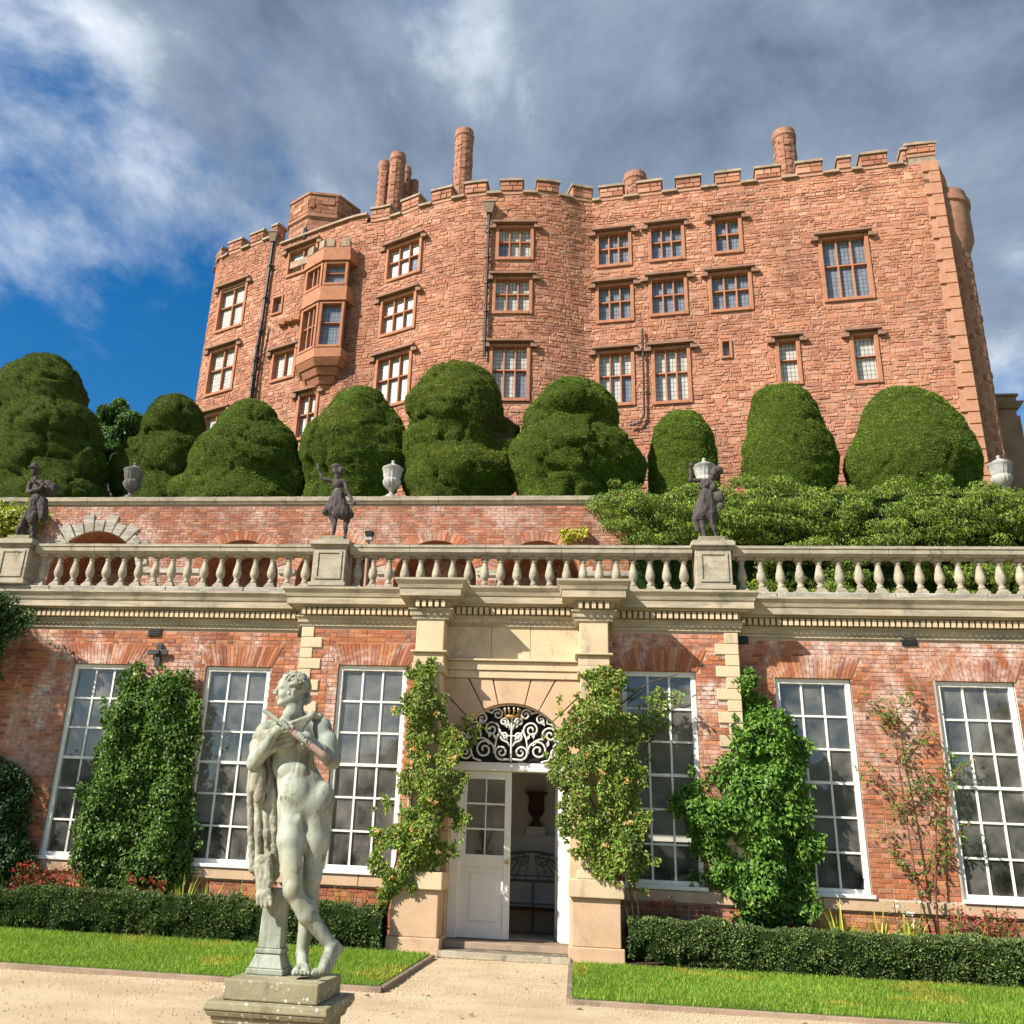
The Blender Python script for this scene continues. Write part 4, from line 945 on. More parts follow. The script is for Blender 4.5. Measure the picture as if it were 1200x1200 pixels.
def door_leaf(x0, x1, M4, name):
    d = MB(); zb, zt = .18, AS-.095; L = x1-x0
    def b(*a): d.box(*a, M=M4)
    b(0, .075, -.025, .025, zb, zt); b(L-.085, L, -.025, .025, zb, zt); b(.075, L-.085, -.024, .024, zb, zb+.12); b(.075, L-.085, -.024, .024, zt-.10, zt); b(.075, L-.085, -.024, .024, 1.03, 1.18); b(.075, L-.085, -.006, .006, zb+.12, 1.03)
    b(L/2-.012, L/2+.003, -.02, .02, 1.18, zt-.10)
    for i in (1, 2): z = 1.18+(zt-.10-1.18)*i/3; b(.075, L-.085, -.019, .019, z-.012, z+.012)
    o = d.build('door', M['paint'], orang, bevel=.004)
    k = MB(); k.box(.15, L-.16, -.018, -.0065, zb+.2, .95, M=M4); k.build('raised_panel', M['paint'], o, bevel=.01)
    for i in range(2):
        for j in range(3):
            xa, xb = (.075, L/2-.012) if i == 0 else (L/2+.003, L-.085); z0, z1 = 1.18+(zt-1.28)*j/3, 1.18+(zt-1.28)*(j+1)/3
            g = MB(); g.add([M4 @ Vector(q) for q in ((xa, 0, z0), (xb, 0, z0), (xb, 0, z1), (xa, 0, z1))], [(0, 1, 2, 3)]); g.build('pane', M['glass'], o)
    kn = MB().lathe([(.012, 0), (.012, .03), (.026, .035), (.026, .06), (.0, .065)], 12); kn.v = [tuple(M4 @ Vector((L-.04+x, -.025-z, 1.1+y))) for x, y, z in kn.v]; kn.build('door_knob', M['gilt'], o, smooth=True)
LX0 = XC-AR+.13
door_leaf(LX0, XC+.01, Matrix.Translation((LX0, DY, 0)), 'door')
RX = XC+AR-.13
door_leaf(0, RX-XC, Matrix.Translation((RX, DY+.04, 0)) @ Matrix.Rotation(R(95), 4, 'Z'), 'door')
# fanlight: black board behind white scrolled ironwork with a gilt crown
n = 24; fan = MB().prism([(AR*math.cos(math.pi*i/n), AR*math.sin(math.pi*i/n)) for i in range(n+1)], lambda a, b, d: (XC+a, d, AS+.02+b), DY, DY+.03).build('fanlight', M['black'], orang)
GY = DY-.14
def spiral(cx_, cz_, r0, turns, a0, sgn, tail=None):
    pts = []; N = int(26*turns)
    for i in range(N+1): f_ = i/N; a = a0+sgn*2*math.pi*turns*f_; r_ = r0*(1-.86*f_); pts.append((XC+cx_+r_*math.cos(a), GY, AS+.03+cz_+r_*math.sin(a)))
    if tail: pts = [(XC+q[0], GY, AS+.03+q[1]) for q in tail]+pts
    return pts
SP = [(.13, .12, .10, 1.6, R(250), 1, [(0.02, .03)]), (.36, .15, .135, 1.7, R(200), -1, [(.15, .42), (.20, .30)]), (.62, .10, .095, 1.5, R(120), 1, [(.40, .0), (.50, .03)]), (.27, .42, .105, 1.6, R(190), -1, [(.05, .28), (.12, .36)]), (.52, .36, .11, 1.6, R(215), -1, [(.3, .26), (.38, .30)]),
      (.40, .56, .085, 1.5, R(330), 1, [(.58, .44), (.54, .50)]), (.19, .62, .08, 1.5, R(10), 1, [(.36, .66), (.30, .65)]), (.09, .33, .06, 1.4, R(280), 1, [(.02, .2), (.05, .25)]), (.66, .26, .06, 1.3, R(90), -1, [(.56, .2)]), (.10, .52, .06, 1.4, R(200), -1, [(.02, .42), (.03, .48)])]
for cx_, cz_, r0, tn_, a0, sg, tl in SP:
    for s in (1, -1):
        pts = [(XC+s*(p[0]-XC), p[1], p[2]) for p in spiral(cx_, cz_, r0, tn_, a0, sg, tl)]
        MB().tube(pts, .0135, 6).build('scroll', M['white_iron'], fan, smooth=True)
rg = np.random.default_rng(3)
for s in (1, -1):
    for x, z, a in ((.20, .28, 60), (.25, .22, 20), (.48, .20, 80), (.45, .48, 130), (.30, .30, 100), (.56, .28, 40), (.06, .44, 70)):
        a = R(a); d = Vector((math.cos(a)*s, 0, math.sin(a))); q = Vector((XC+s*x, GY-.004, AS+.03+z)); e = Vector((-d.z, 0, d.x))
        MB().add([q, q+d*.045+e*.022+Vector((0, -.008, 0)), q+d*.1, q+d*.045-e*.022+Vector((0, -.008, 0))], [(0, 1, 2, 3)]).build('iron_leaf', M['white_iron'], fan)
MB().tube([(XC, GY, AS+.03), (XC, GY, AS+.62)], .013, 6).build('stem', M['white_iron'], fan); MB().box(XC-.15, XC+.15, GY-.012, GY+.01, AS+.36, AS+.375).build('bar', M['white_iron'], fan)
MB().tube([(XC+(AR-.02)*math.cos(math.pi*i/n), GY, AS+.03+(AR-.03)*math.sin(math.pi*i/n)) for i in range(n+1)], .012, 6).build('rim', M['white_iron'], fan, smooth=True)
cwn = MB().lathe([(.085, 0), (.092, .008), (.092, .026), (.087, .034)], 16, (XC, GY-.01, AS+.60), capb=False, capt=False).build('crown', M['gilt'], fan, smooth=True)
for i in range(10):
    a = 2*math.pi*i/10; q = [(XC+r_*math.cos(a), GY-.01+r_*math.sin(a), AS+.63+z_) for r_, z_ in ((.09, 0), (.105, .04), (.112, .075))]; MB().tube(q, .008, 5, .005).build('point', M['gilt'], cwn, smooth=True)
    MB().lathe([(.0, -.016), (.011, -.008), (.014, 0), (.011, .009), (0, .016)], 8, (q[2][0], q[2][1], q[2][2]+.012)).build('pearl', M['white_iron'], cwn, smooth=True)
# the room inside
rm = MB(); rm.box(OX0, OX1, 2.2, 2.4, 0, 4.1); rm.box(OX0-.1, OX0, .1, 2.4, 0, 4.1); rm.box(OX1, OX1+.1, .1, 2.4, 0, 4.1); rm.box(OX0, OX1, .31, 2.2, 4.0, 4.1)
rm.build('inner_wall', M['plaster'], orang); MB().box(OX0, OX1, .02, 2.2, .0, .165).build('floor', M['paving'], orang)
MB().box(XC-1.6, XC+1.6, 1.94, 2.2, .17, 1.50).build('ledge', M['plaster'], orang)
M['dark_backdrop'] = m_plain('pane_darkening_board', (.045, .04, .032), .7, .3, .4, 6)
for a, b in ((OX0, XC-1.6), (XC+1.6, OX1)): MB().box(a, b, 2.14, 2.2, .17, 1.5).build('dark_backdrop', M['dark_backdrop'], orang)  # dark panels added behind the lower panes to make them look black
MB().box(XC-1.6, XC+1.6, 1.63, 1.94, .17, .46).build('bench_plinth', M['buff_pink'], orang, bevel=.01)
MB().box(XC-1.6, XC+1.6, 1.61, 1.94, .46, .50).build('bench_slab', M['tile'], orang, bevel=.01)
for s in (-1, 1):   # inner faces of the front wall
    pass
inn = MB(); spans_in = [(OX0, XC-.95), (XC+.95, OX1)]
for a, b in spans_in: hole_grid(inn, lambda p, d, z: (p, .302, z), a, b, 0.1, 4.05, [(c-WW/2-.02, c+WW/2+.02, WZ0-.02, WZ1+.02) for c, y in ALLW])
inn.build('inner_lining', M['plaster'], orang)
for c, y in ALLW:
    h = WW/2+.012; MB().add([(c-h, y+.03, WZ0-.02), (c-h, .302, WZ0-.02), (c-h, .302, WZ1+.012), (c-h, y+.03, WZ1+.012), (c+h, y+.03, WZ0-.02), (c+h, .302, WZ0-.02), (c+h, .302, WZ1+.012), (c+h, y+.03, WZ1+.012)], [(0, 1, 2, 3), (4, 7, 6, 5), (3, 2, 6, 7)]).build('window_reveal', M['plaster'], orang)
for s in (-1, 1): MB().add([(XC+s*.94, AY+.1, .1), (XC+s*.94, .302, .1), (XC+s*.94, .302, 4.05), (XC+s*.94, AY+.1, 4.05)], [(0, 1, 2, 3)]).build('door_reveal', M['plaster'], orang)

# ================================================================== THE BALUSTRADE
bal = thing('balustrade', (XC, .2, 4.70), 'buff stone balustrade with turned balusters and panelled piers along the orangery roof', 'balustrade')
PIERS = [-8.78, XC-2.82, XC+2.82, 7.1]; BYC = .18
x = OX0
while x < OX1:
    w = min(random.uniform(1.2, 1.9), OX1-x); MB().box(x+.004, x+w-.004, BYC-.17-.01*random.random(), BYC+.17, 4.69, 4.83).build('base_course', M['blocking'], bal, bevel=.015); x += w
edges = [OX0]+[q for p in PIERS for q in (p-.28, p+.28)]+[OX1]
bprof = [(.042, .10), (.05, .115), (.05, .135), (.036, .15), (.034, .165), (.05, .19), (.066, .225), (.069, .26), (.062, .31), (.048, .37), (.037, .425), (.035, .445), (.046, .455), (.046, .472), (.038, .482), (.04, .505)]
bm_ = MB().lathe(bprof, 14); bm_.frustum(0, 0, 0, .055, .078, .078); bm_.frustum(0, 0, .055, .10, .070, .046); bm_.frustum(0, 0, .505, .545, .062, .066)
bmesh_ = bm_.mesh('baluster', M['bal']); bmesh_.polygons.foreach_set('use_smooth', np.array([i < 15*14 for i in range(len(bm_.f))])); bmesh_.set_sharp_from_angle(angle=R(50))
for i, (a, b) in enumerate(zip(edges[::2], edges[1::2])):
    n = {1: 17, 2: 21}.get(i, max(1, round((b-a)/.268)))
    for k in range(n):
        o = bpy.data.objects.new('baluster', bmesh_); col.objects.link(o); o.parent = bal; o.matrix_parent_inverse = root_inv(bal)
        o.location = (a+(b-a)*(k+.5)/n+random.uniform(-.006, .006), BYC, 4.83); o.rotation_euler.z = random.choice((0, 1, 2, 3))*math.pi/2+random.uniform(-.05, .05); s = random.uniform(.97, 1.02); o.scale = (s, s, 1.0)
    x = a
    while x < b-.01:
        w = min(random.uniform(.85, 1.3), b-x); w = b-x if b-x-w < .4 else w
        sweep(MB(), [(x+.003, BYC), (x+w-.003, BYC)], [(-.10, 5.376), (.10, 5.376), (.105, 5.395), (.13, 5.41), (.135, 5.47), (.15, 5.48), (.15, 5.51), (.12, 5.53), (-.12, 5.53), (-.15, 5.51), (-.15, 5.48), (-.13, 5.41)]).build('rail', M['bal'], bal); x += w
for p in PIERS:
    pr = MB(); pr.box(p-.25, p+.25, BYC-.22, BYC+.22, 4.90, 5.44); pier = pr.build('pier', M['bal'], bal, bevel=.01)
    for z0, z1, w in ((4.835, 4.90, .285), (5.44, 5.48, .27), (5.48, 5.545, .31), (5.545, 5.57, .29)): MB().box(p-w, p+w, BYC-w+.03, BYC+w-.03, z0, z1).build('pier_moulding', M['bal'], pier, bevel=.01)
    for a in ((p-.20, p-.16, 4.95, 5.39), (p+.16, p+.20, 4.95, 5.39), (p-.16, p+.16, 4.95, 4.985), (p-.16, p+.16, 5.355, 5.39)): MB().box(a[0], a[1], BYC-.236, BYC-.221, a[2], a[3]).build('panel_moulding', M['bal'], pier, bevel=.004)
    MB().box(p-.19, p+.19, BYC-.19, BYC+.19, 5.57, 5.65).build('statue_block', M['lichen'], pier, bevel=.01)

# ================================================================== THE FLUTE PLAYER
SY = -7.85
def S(u, v, y=0.): return onY(u, v, SY+y)
KP = 1/222.
def C2(a, b, ra, rb, k=.02): return cap(S(*a), S(*b), ra*KP, rb*KP, k)
def E2(c, r, k=.025, rot=None): return ell(S(*c), np.array(r)*KP, k, rot)
ped_t = onY(318, 1149, -8.12); PZ = .49
ppx0, ppx1 = onY(262, 1150, -8.12)[0], onY(374, 1150, -8.12)[0]; pcx = (ppx0+ppx1)/2; phw = (ppx1-ppx0)/2; pcy = -8.12+phw
statue = thing('statue', (pcx, pcy, PZ), 'pale green lead statue of a nude youth playing a flute beside a short pillar', 'statue')
B = []
# trunk: pelvis, belly, ribs, breast, shoulders
B += [E2((357, 940, .0), (32, 23, 24), .04), E2((352, 920, 0), (29, 21, 26), .04), E2((344, 897, 0), (27, 20, 24), .04), E2((343, 873, 0), (30, 21, 24), .04),
      E2((330, 873, -.07), (14, 10, 11), .014), E2((358, 871, -.07), (15, 10, 11), .014), E2((344, 926, -.085), (18, 9, 19), .022), E2((380, 936, .0), (12, 18, 20), .03),
      C2((318, 856, .0), (372, 851, .0), 11, 11, .03), E2((377, 853, -.005), (12, 13, 14), .02), E2((311, 858, -.005), (11, 12, 13), .02), C2((342, 850, .01), (345, 826, -.01), 12.5, 10.5, .02),
      C2((331, 846, -.01), (343, 834, -.005), 5, 4, .03), C2((360, 844, -.01), (349, 833, 0), 5, 4, .03)]
# small round of the belly, groin lines
B += [E2((351, 960, -.072), (4, 4.5, 6), .010), cap(S(336, 921, -.115), S(336, 921, -.118), .004, .004, .004)[:6]+('-',)]
def G2(a, b_, r, k=.02): B.append(cap(S(*a), S(*b_), r*KP, r*KP, k)[:6]+('-',))
for a, b_ in (((388, 921, -.06), (372, 940, -.115)), ((372, 940, -.115), (355, 953, -.125)), ((322, 932, -.07), (333, 948, -.125)), ((333, 948, -.125), (346, 956, -.125))): G2(a, b_, 1.6, .016)
for a, b_ in (((344, 860, -.125), (343, 884, -.135)), ((342, 886, -.13), (341, 915, -.135)), ((319, 888, -.085), (329, 885, -.125)), ((329, 885, -.125), (342, 884, -.13)), ((342, 884, -.13), (358, 883, -.125)), ((358, 883, -.125), (370, 885, -.08)), ((342, 886, -.13), (328, 900, -.115)), ((342, 886, -.13), (360, 900, -.115)), ((328, 900, -.115), (320, 915, -.08)), ((360, 900, -.115), (370, 914, -.08))): G2(a, b_, 1.1, .018)
B += [E2((334, 903, -.075), (9, 5, 8), .02), E2((351, 903, -.075), (9, 5, 8), .02)]
# his right leg, crossing in front, up on its toes
B += [C2((342, 945, -.01), (340, 985, -.06), 17.5, 15, .03), C2((340, 985, -.06), (343, 1040, -.12), 15.5, 11.5, .03), E2((342, 1043, -.135), (9.5, 9, 11), .015), C2((344, 1046, -.115), (360, 1072, -.09), 10.5, 11, .02), E2((362, 1070, -.06), (11, 10, 16), .02),
      C2((360, 1072, -.085), (388, 1108, -.05), 10.5, 7.2, .02), C2((392, 1109, -.035), (397, 1113, .0), 7, 6, .012), C2((389, 1110, -.05), (378, 1136, -.11), 7.5, 6.2, .012), C2((392, 1116, -.03), (383, 1137, -.09), 6.5, 5.5, .012)]
for i in range(5): B.append(C2((369+i*4.0, 1137.5-(.6 if i else 0), -.13+.006*i), (366.5+i*3.9, 1141.0, -.165+.012*i), 2.9-.22*i, 2.3-.18*i, .004))
# his left leg, carrying the weight
B += [C2((372, 945, 0), (371, 985, .01), 18, 15.5, .03), C2((371, 985, .01), (366, 1025, .02), 15.5, 11.5, .03), E2((366, 1028, 0), (10, 10, 11), .015), C2((365, 1030, .02), (361, 1064, .03), 11, 11.2, .02), C2((361, 1064, .03), (354, 1116, .03), 10.5, 7.2, .02),
      C2((354, 1118, .03), (355, 1137, -.04), 7.4, 6.5, .012), C2((354, 1132, .05), (354, 1138, .05), 7, 5.5, .012), C2((350, 1136, -.05), (347, 1139, -.10), 5.6, 4.6, .012), C2((358, 1136, -.05), (359, 1139, -.09), 5.6, 4.6, .012)]
for i in range(5): B.append(C2((344.5+i*4.4, 1139, -.10+.004*i), (344+i*4.5, 1141, -.145+.008*i), 2.9-.2*i, 2.4-.15*i, .004))
# arms, bent to the flute
B += [C2((378, 855, -.01), (389, 890, -.045), 11, 9.5, .02), E2((386, 872, -.03), (10.5, 10.5, 15), .02), C2((390, 893, -.05), (377, 881, -.11), 9.3, 8.6, .015), C2((377, 881, -.11), (361, 866, -.165), 8.4, 5.6, .015),
      C2((309, 860, -.01), (298, 893, -.05), 10.5, 9.3, .02), C2((297.5, 896, -.055), (309, 880, -.11), 9, 8.4, .015), C2((309, 880, -.11), (322, 859, -.165), 8.2, 5.4, .015)]
fa, fb = S(309.5, 832.5, -.235), S(380.5, 886, -.215); fd = (fb-fa)/np.linalg.norm(fb-fa)
def fl(t): return fa+(fb-fa)*t
for (wu, wv, wy, t0, t1, th) in ((322, 859, -.165, .29, .41, 1), (361, 866, -.165, .58, .70, -1)):
    w = S(wu, wv, wy); kn = fl((t0+t1)/2)+np.array([-.006*th, .022, .020]); B += [cap(w, (w+kn)/2, 5.4*KP, 5.6*KP, .012), ell((w*.35+kn*.65), np.array([8, 5, 7])*KP, .012)]
    for i in range(4):
        t = t0+(t1-t0)*i/3; q = fl(t); ln = (1., 1.12, 1.06, .85)[i]; a = q+np.array([-.004, .004, .021*ln]); b_ = q+np.array([.002, -.017, .010*ln]); c_ = q+np.array([.006, -.018, -.010*ln])
        B += [cap(a*.6+kn*.4, a, .0085, .0078, .008), cap(a, b_, .0078, .0072, .004), cap(b_, c_, .0072, .006, .004)]
    q = fl((t0+t1)/2-.03*th); B += [cap(kn+np.array([0, 0, -.015]), q+np.array([0, -.002, -.024]), .0095, .0085, .008), cap(q+np.array([0, -.002, -.024]), q+np.array([.010*th, -.014, -.020]), .0085, .007, .005)]
# head turned to its right, in profile
hf = np.array([-.93, -.36, -.04]); hf /= np.linalg.norm(hf); hz = np.array([.05, .0, 1.]); hs_ = np.cross(hz, hf); hs_ /= np.linalg.norm(hs_); hz = np.cross(hf, hs_); HR = np.column_stack([hf, hs_, hz]); HC = S(342.5, 808.5, -.03)
def H(a, b, c): return HC+hf*a+hs_*b+hz*c
B += [ell(H(-.012, 0, .022), (.082, .066, .070), .02, HR), ell(H(.030, 0, -.026), (.050, .052, .064), .02, HR), cap(H(.064, -.008, -.078), H(.064, .008, -.078), .018, .018, .015), ell(H(.045, 0, .03), (.036, .05, .04), .02, HR), cap(H(-.02, 0, -.05), H(-.01, 0, -.13), .048, .052, .02)]
for s in (-1, 1): B += [cap(H(-.005, s*.046, -.045), H(.052, s*.016, -.077), .018, .015, .02), cap(H(.066, s*.038, .010), H(.078, s*.008, .008), .010, .009, .012), ell(H(.052, s*.034, -.028), (.022, .018, .02), .015, HR), ell(H(.084, s*.028, -.008), (.010, .014, .009), .008, HR, '-'), ell(H(.066, s*.028, -.008), (.012, .014, .0085), .003, HR), ell(H(-.008, s*.066, -.012), (.016, .010, .027), .006, HR)]
B += [cap(H(.076, 0, .012), H(.101, 0, -.022), .0085, .0105, .008), cap(H(.092, -.010, -.028), H(.092, .010, -.028), .0075, .0075, .005), cap(H(.083, -.014, -.046), H(.083, .014, -.046), .0075, .0075, .004), cap(H(.081, -.012, -.057), H(.081, .012, -.057), .0075, .0075, .004), cap(H(.090, -.016, -.0515), H(.090, .016, -.0515), .0022, .0022, .003)[:6]+('-',)]
rg = np.random.default_rng(4); cnt_ = 0
while cnt_ < 150:
    d = rg.normal(size=3); d /= np.linalg.norm(d); p = np.array([-.012+.084*d[0], .068*d[1], .022+.073*d[2]])
    if p[0] > .048 or p[2] < -.042 or (p[0] > .02 and p[2] < .038) or (abs(p[1]) > .05 and p[0] > -.012 and p[2] < .01): continue
    t = np.cross(d, rg.normal(size=3)); t /= np.linalg.norm(t); B.append(cap(H(*(p-t*.010+d*.004)), H(*(p+t*.010+d*.010)), .0095, .0075, .002)); cnt_ += 1
B += [ell(H(-.085, 0, -.048), (.028, .026, .03), .01, HR)]
for i in range(14): d = rg.normal(size=3); d /= np.linalg.norm(d); B.append(cap(H(-.085+.025*d[0], .025*d[1], -.048+.028*d[2]), H(-.085+.03*d[0]+.01, .03*d[1], -.048+.032*d[2]), .009, .008, .003))
V, Q = sdf_mesh(B, .0054); V = smooth_v(V, Q, 1, .35)
obj('body', np_mesh('body', V, Q, M['patina'], None, True), statue)
fl_o = MB().tube([fl(0), fl(.02), fl(.45)], .0125, 12).build('flute', M['patina'], statue, smooth=True, auto=True)
M['flute'] = m_plain('bare_brown_lead', (.33, .24, .20), .6, .3, .3, 30)
MB().tube([fl(.46), fl(.5), fl(1.)], .0165, 12, .019).build('flute_bell', M['flute'], fl_o, smooth=True, auto=True)
for t in (.455, .75, .97): MB().tube([fl(t-.006), fl(t+.006)], .021, 12).build('ring', M['flute'], fl_o, smooth=True, auto=True)
# cloak knotted on the shoulder and goatskin hanging to the pillar
Dp = []
for i, (o0, o1) in enumerate(((-2, 0), (5, 4), (12, 9), (20, 15), (28, 22))):
    Dp += [C2((366, 838, -.075), (343, 849+o0*.75, -.135), 2.6, 3.2, .006), C2((343, 849+o0*.75, -.135), (321, 856+o1, -.115), 3.2, 4.0, .006), C2((321, 856+o1, -.115), (300, 864+o1*1.3, -.03), 4.0, 4.6, .006)]
Dp += [E2((365, 837, -.065), (6.5, 6, 5), .008), E2((372, 841, -.02), (8, 8, 5), .01), C2((374, 841, .02), (340, 852, .07), 6, 9, .02), C2((318, 853, .05), (303, 875, .05), 11, 12, .02), E2((312, 862, -.01), (14, 16, 9), .02)]
for i in range(9):
    x0 = 293+i*3.6; w = rg.uniform(3.4, 4.8); pts = [(x0+4, 880+rg.uniform(-4, 4), .03+.02*math.sin(i*2.1)), (x0+1.5*math.sin(i), 925, .02+.025*math.sin(i*1.7)), (x0+1+2*math.sin(i*1.3), 975, .015+.03*math.sin(i*2.3)), (x0+3, 1020+10*math.sin(i*1.1), .01+.02*math.sin(i*1.9))]
    for a, b_ in zip(pts, pts[1:]): Dp.append(C2(a, b_, w, w*.95, .012))
Dp += [C2((303, 900, -.04), (297, 925, -.03), 8, 6, .01), C2((307, 905, -.03), (304, 935, -.03), 6, 7, .01), C2((306, 1010, -.02), (309, 1045, -.045), 8, 8.5, .015), C2((314, 1005, -.02), (315, 1035, -.04), 6, 6, .015), E2((310, 1050, -.055), (11, 9, 9), .01)]
for i in range(4): Dp.append(C2((303+i*4.7, 1053, -.08), (302.5+i*4.9, 1062-(2 if i in (0, 3) else 0), -.085), 3.1, 2.4, .005))
V, Q = sdf_mesh(Dp, .0056); N = vnormals(V, Q); V = V+N*((fbm(V, 55, 3, 2)-.5)*.012*np.clip((1.55-V[:, 2])*4, 0, 1))[:, None]
m = Mat('goatskin_patina', .75, .25); c = m.mix(m.ramp(m.noise(14, 5, .7, stretch=(1, 1, .35)), .35, .66), (.36, .37, .29), (.20, .18, .135)); c = m.mix(m.math('MULTIPLY', m.ramp(m.noise(40, 5, .7), .58, .68), .6), c, (.09, .085, .075)); m.color(c); m.bump(m.noise(70, 5, .7, stretch=(1, 1, .4)), .5, .006)
obj('cloak', np_mesh('cloak', V.astype(np.float32), Q, m.m, None, True), statue)
pc = S(316, 1138, .05); ptop = S(319, 1040, .05)
pil = MB().frustum(pc[0], pc[1], PZ+.125, ptop[2], .062, .056).build('pillar', M['patina'], statue, bevel=.006)
for z0, z1, a0, a1 in ((0, .03, .10, .10), (.03, .10, .092, .066), (.10, .125, .073, .073)): MB().frustum(pc[0], pc[1], PZ+z0+.001, PZ+z1, a0, a1).build('pillar_base', M['patina'], pil, bevel=.005)
pd = thing('pedestal', (pcx, pcy, 0), 'lichen spotted square stone pedestal under the flute player', 'pedestal')
for nm, a, z0, z1, a1 in (('plinth', phw, PZ-.095, PZ, phw), ('cornice', phw*1.29, PZ-.135, PZ-.097, phw*1.27), ('cornice_neck', phw*1.20, PZ-.165, PZ-.136, phw*1.27), ('cornice_foot', phw*1.12, PZ-.20, PZ-.166, phw*1.16), ('die', phw*1.05, .08, PZ-.20, phw*1.05), ('footing', phw*1.3, -.02, .08, phw*1.25)):
    MB().frustum(pcx, pcy, z0, z1, a, a1).build(nm, M['lichen'], pd, bevel=.008)

# ================================================================== LEAD FIGURES ON THE PIERS
def figure(label, pier, prims, extra=()):
    x = PIERS[pier]; t = thing('statue', (x, BYC, 5.65), label, 'statue', 'lead figures on the balustrade piers')
    prims = [p[:5]+(min(p[5], .014),)+p[6:] for p in prims]; V, Q = sdf_mesh(prims, .0095); V = V+vnormals(V, Q)*((fbm(V*np.array([1, 1, .3]), 38, 5, 2)-.5)*.028)[:, None]; obj('body', np_mesh('body', V, Q, M['lead'], None, True), t)
    base = V[:, 2].min(); return t
def Lp(u, v, y=0.): return onY(u, v, BYC+y)
KL = 1/84.
def c3(a, b, ra, rb, k=.02): return cap(Lp(*a), Lp(*b), ra*KL, rb*KL, k)
def e3(c, r, k=.02): return ell(Lp(*c), np.array(r)*KL, k)
figure('dark lead statue of a shepherd in a hat playing pipes on a balustrade pier', 0, [
    e3((41, 553), (5.2, 6, 6.5)), e3((41, 549), (9, 9, 2)), e3((41, 546), (5, 5, 4)), c3((40.5, 543), (40.5, 541), 1.4, 1, .01), c3((42, 560), (43, 564), 3.4, 4), e3((46, 571), (9, 7, 10), .03), e3((45, 584), (9.5, 8, 9), .03),
    c3((36, 566), (33, 575, -.04), 3.5, 3.2), c3((33, 577, -.05), (46, 573, -.12), 3, 2.5), c3((46, 573, -.12), (51, 567, -.13), 2.4, 2), c3((56, 566), (61, 575), 4.2, 4), c3((61, 576), (52, 569, -.1), 3.4, 2.4), c3((38, 561, -.1), (55, 571, -.14), 1.2, 1.2, .008), c3((38, 563, -.1), (44, 572, -.14), 1.2, 1.2, .008),
    e3((60, 573, .05), (9, 8, 9), .03), c3((40, 588), (38, 607), 7, 7.5, .03), c3((50, 588), (51, 606), 7, 6.5, .03), c3((41, 602, -.05), (36, 612, -.03), 3.6, 3.2), c3((37.5, 608), (37.5, 628), 3.4, 2.3), c3((37.5, 628), (35.5, 630, -.07), 2.2, 1.9, .01), c3((42, 608, .05), (40, 629, .05), 3, 2.2), c3((40, 629, .05), (39, 630, 0), 2.2, 2, .01),
    c3((33, 601), (24, 618), 4, 4.5, .03), c3((24, 618), (20, 630), 4, 3, .03), c3((30, 606, .04), (27, 630, .04), 4, 4, .03)])
figure('dark lead statue of a dancing woman with one arm raised on a balustrade pier', 1, [
    e3((395, 551.5), (6, 6.2, 7)), e3((394, 547.5), (7.2, 7, 4.6)), e3((400, 552), (5, 6, 6)), c3((395, 556), (395, 562), 3.6, 4.2), e3((396, 567), (7.6, 5, 7), .03), e3((396, 577), (6.5, 5, 6), .03), c3((390, 564), (379, 561.5, -.03), 2.8, 2.5), c3((378, 561, -.03), (373, 548, -.03), 2.4, 1.9), e3((373, 545.5, -.03), (2.4, 2.4, 2.8), .01),
    c3((403, 564), (408, 578), 2.8, 2.5), c3((408, 579), (414, 588, -.05), 2.3, 1.8), e3((415, 590, -.06), (2, 2, 3), .01), c3((396, 580), (392, 596), 8, 9.5, .03), c3((397, 582), (403, 602), 8, 9, .03), c3((390, 590), (382, 600), 6, 5, .03), c3((384, 600), (392, 616), 3, 2, .02), c3((405, 595), (410, 603, .03), 5, 5.5, .03), c3((410, 603, .03), (404, 618, .03), 3.5, 2.5, .02), e3((395, 600, -.06), (7, 5, 9), .03),
    c3((393, 604), (392, 618), 3.2, 2.6), c3((392, 618), (390, 629), 2.5, 1.9), c3((390, 629), (386.5, 631, -.05), 1.9, 1.6, .01), c3((405, 606), (405, 620), 3, 2.6), c3((405, 619), (404.5, 631), 2.5, 2), c3((404.5, 631), (405, 633, -.07), 2, 1.7, .01), c3((396, 575, .05), (388, 585, .08), 3, 3)])
figure('dark lead statue with raised arm holding a bundle against its hip on a balustrade pier', 2, [
    e3((837.5, 555), (5.8, 6, 6.8)), e3((840.5, 551.5), (7, 7, 6)), c3((843, 549), (846, 553), 2.5, 2), c3((835, 559), (831, 563), 3.4, 4), e3((828, 568), (8.6, 6, 8), .03), e3((827.5, 579), (8, 6, 7), .03), c3((822, 563), (810, 563, -.02), 2.8, 2.5), c3((809.5, 562, -.02), (808.5, 550, -.03), 2.4, 1.9), e3((811, 545, -.03), (2.8, 2.6, 3.4), .01),
    c3((834, 564), (840, 577, -.05), 2.8, 2.4), c3((840, 577, -.05), (847, 576, -.1), 2.3, 1.9), e3((843, 583, -.06), (6, 5, 7), .03), e3((845, 592, -.04), (4, 4, 6), .03), e3((836, 572, -.06), (4, 4, 5), .02), c3((826, 583), (823, 603), 8.5, 8.5, .03), c3((830, 583), (834, 602), 8, 7.5, .03), c3((828, 584), (829, 606), 8, 6.5, .03), c3((820, 590, .03), (815, 608, .05), 5, 4.5, .03), c3((815, 606, .05), (818, 622, .05), 4, 3, .03), e3((825, 600), (7, 6, 6), .03),
    c3((823, 606), (823.5, 618), 4, 3.2), c3((823.5, 617), (825.5, 630), 2.6, 2), c3((825.5, 630), (824.5, 632, -.07), 2, 1.7, .01), c3((833.5, 602, -.03), (835, 614, -.03), 4, 3.2), c3((835, 613, -.03), (839, 628, -.03), 2.6, 2), c3((839, 628, -.03), (842, 631, -.07), 2, 1.7, .01)])

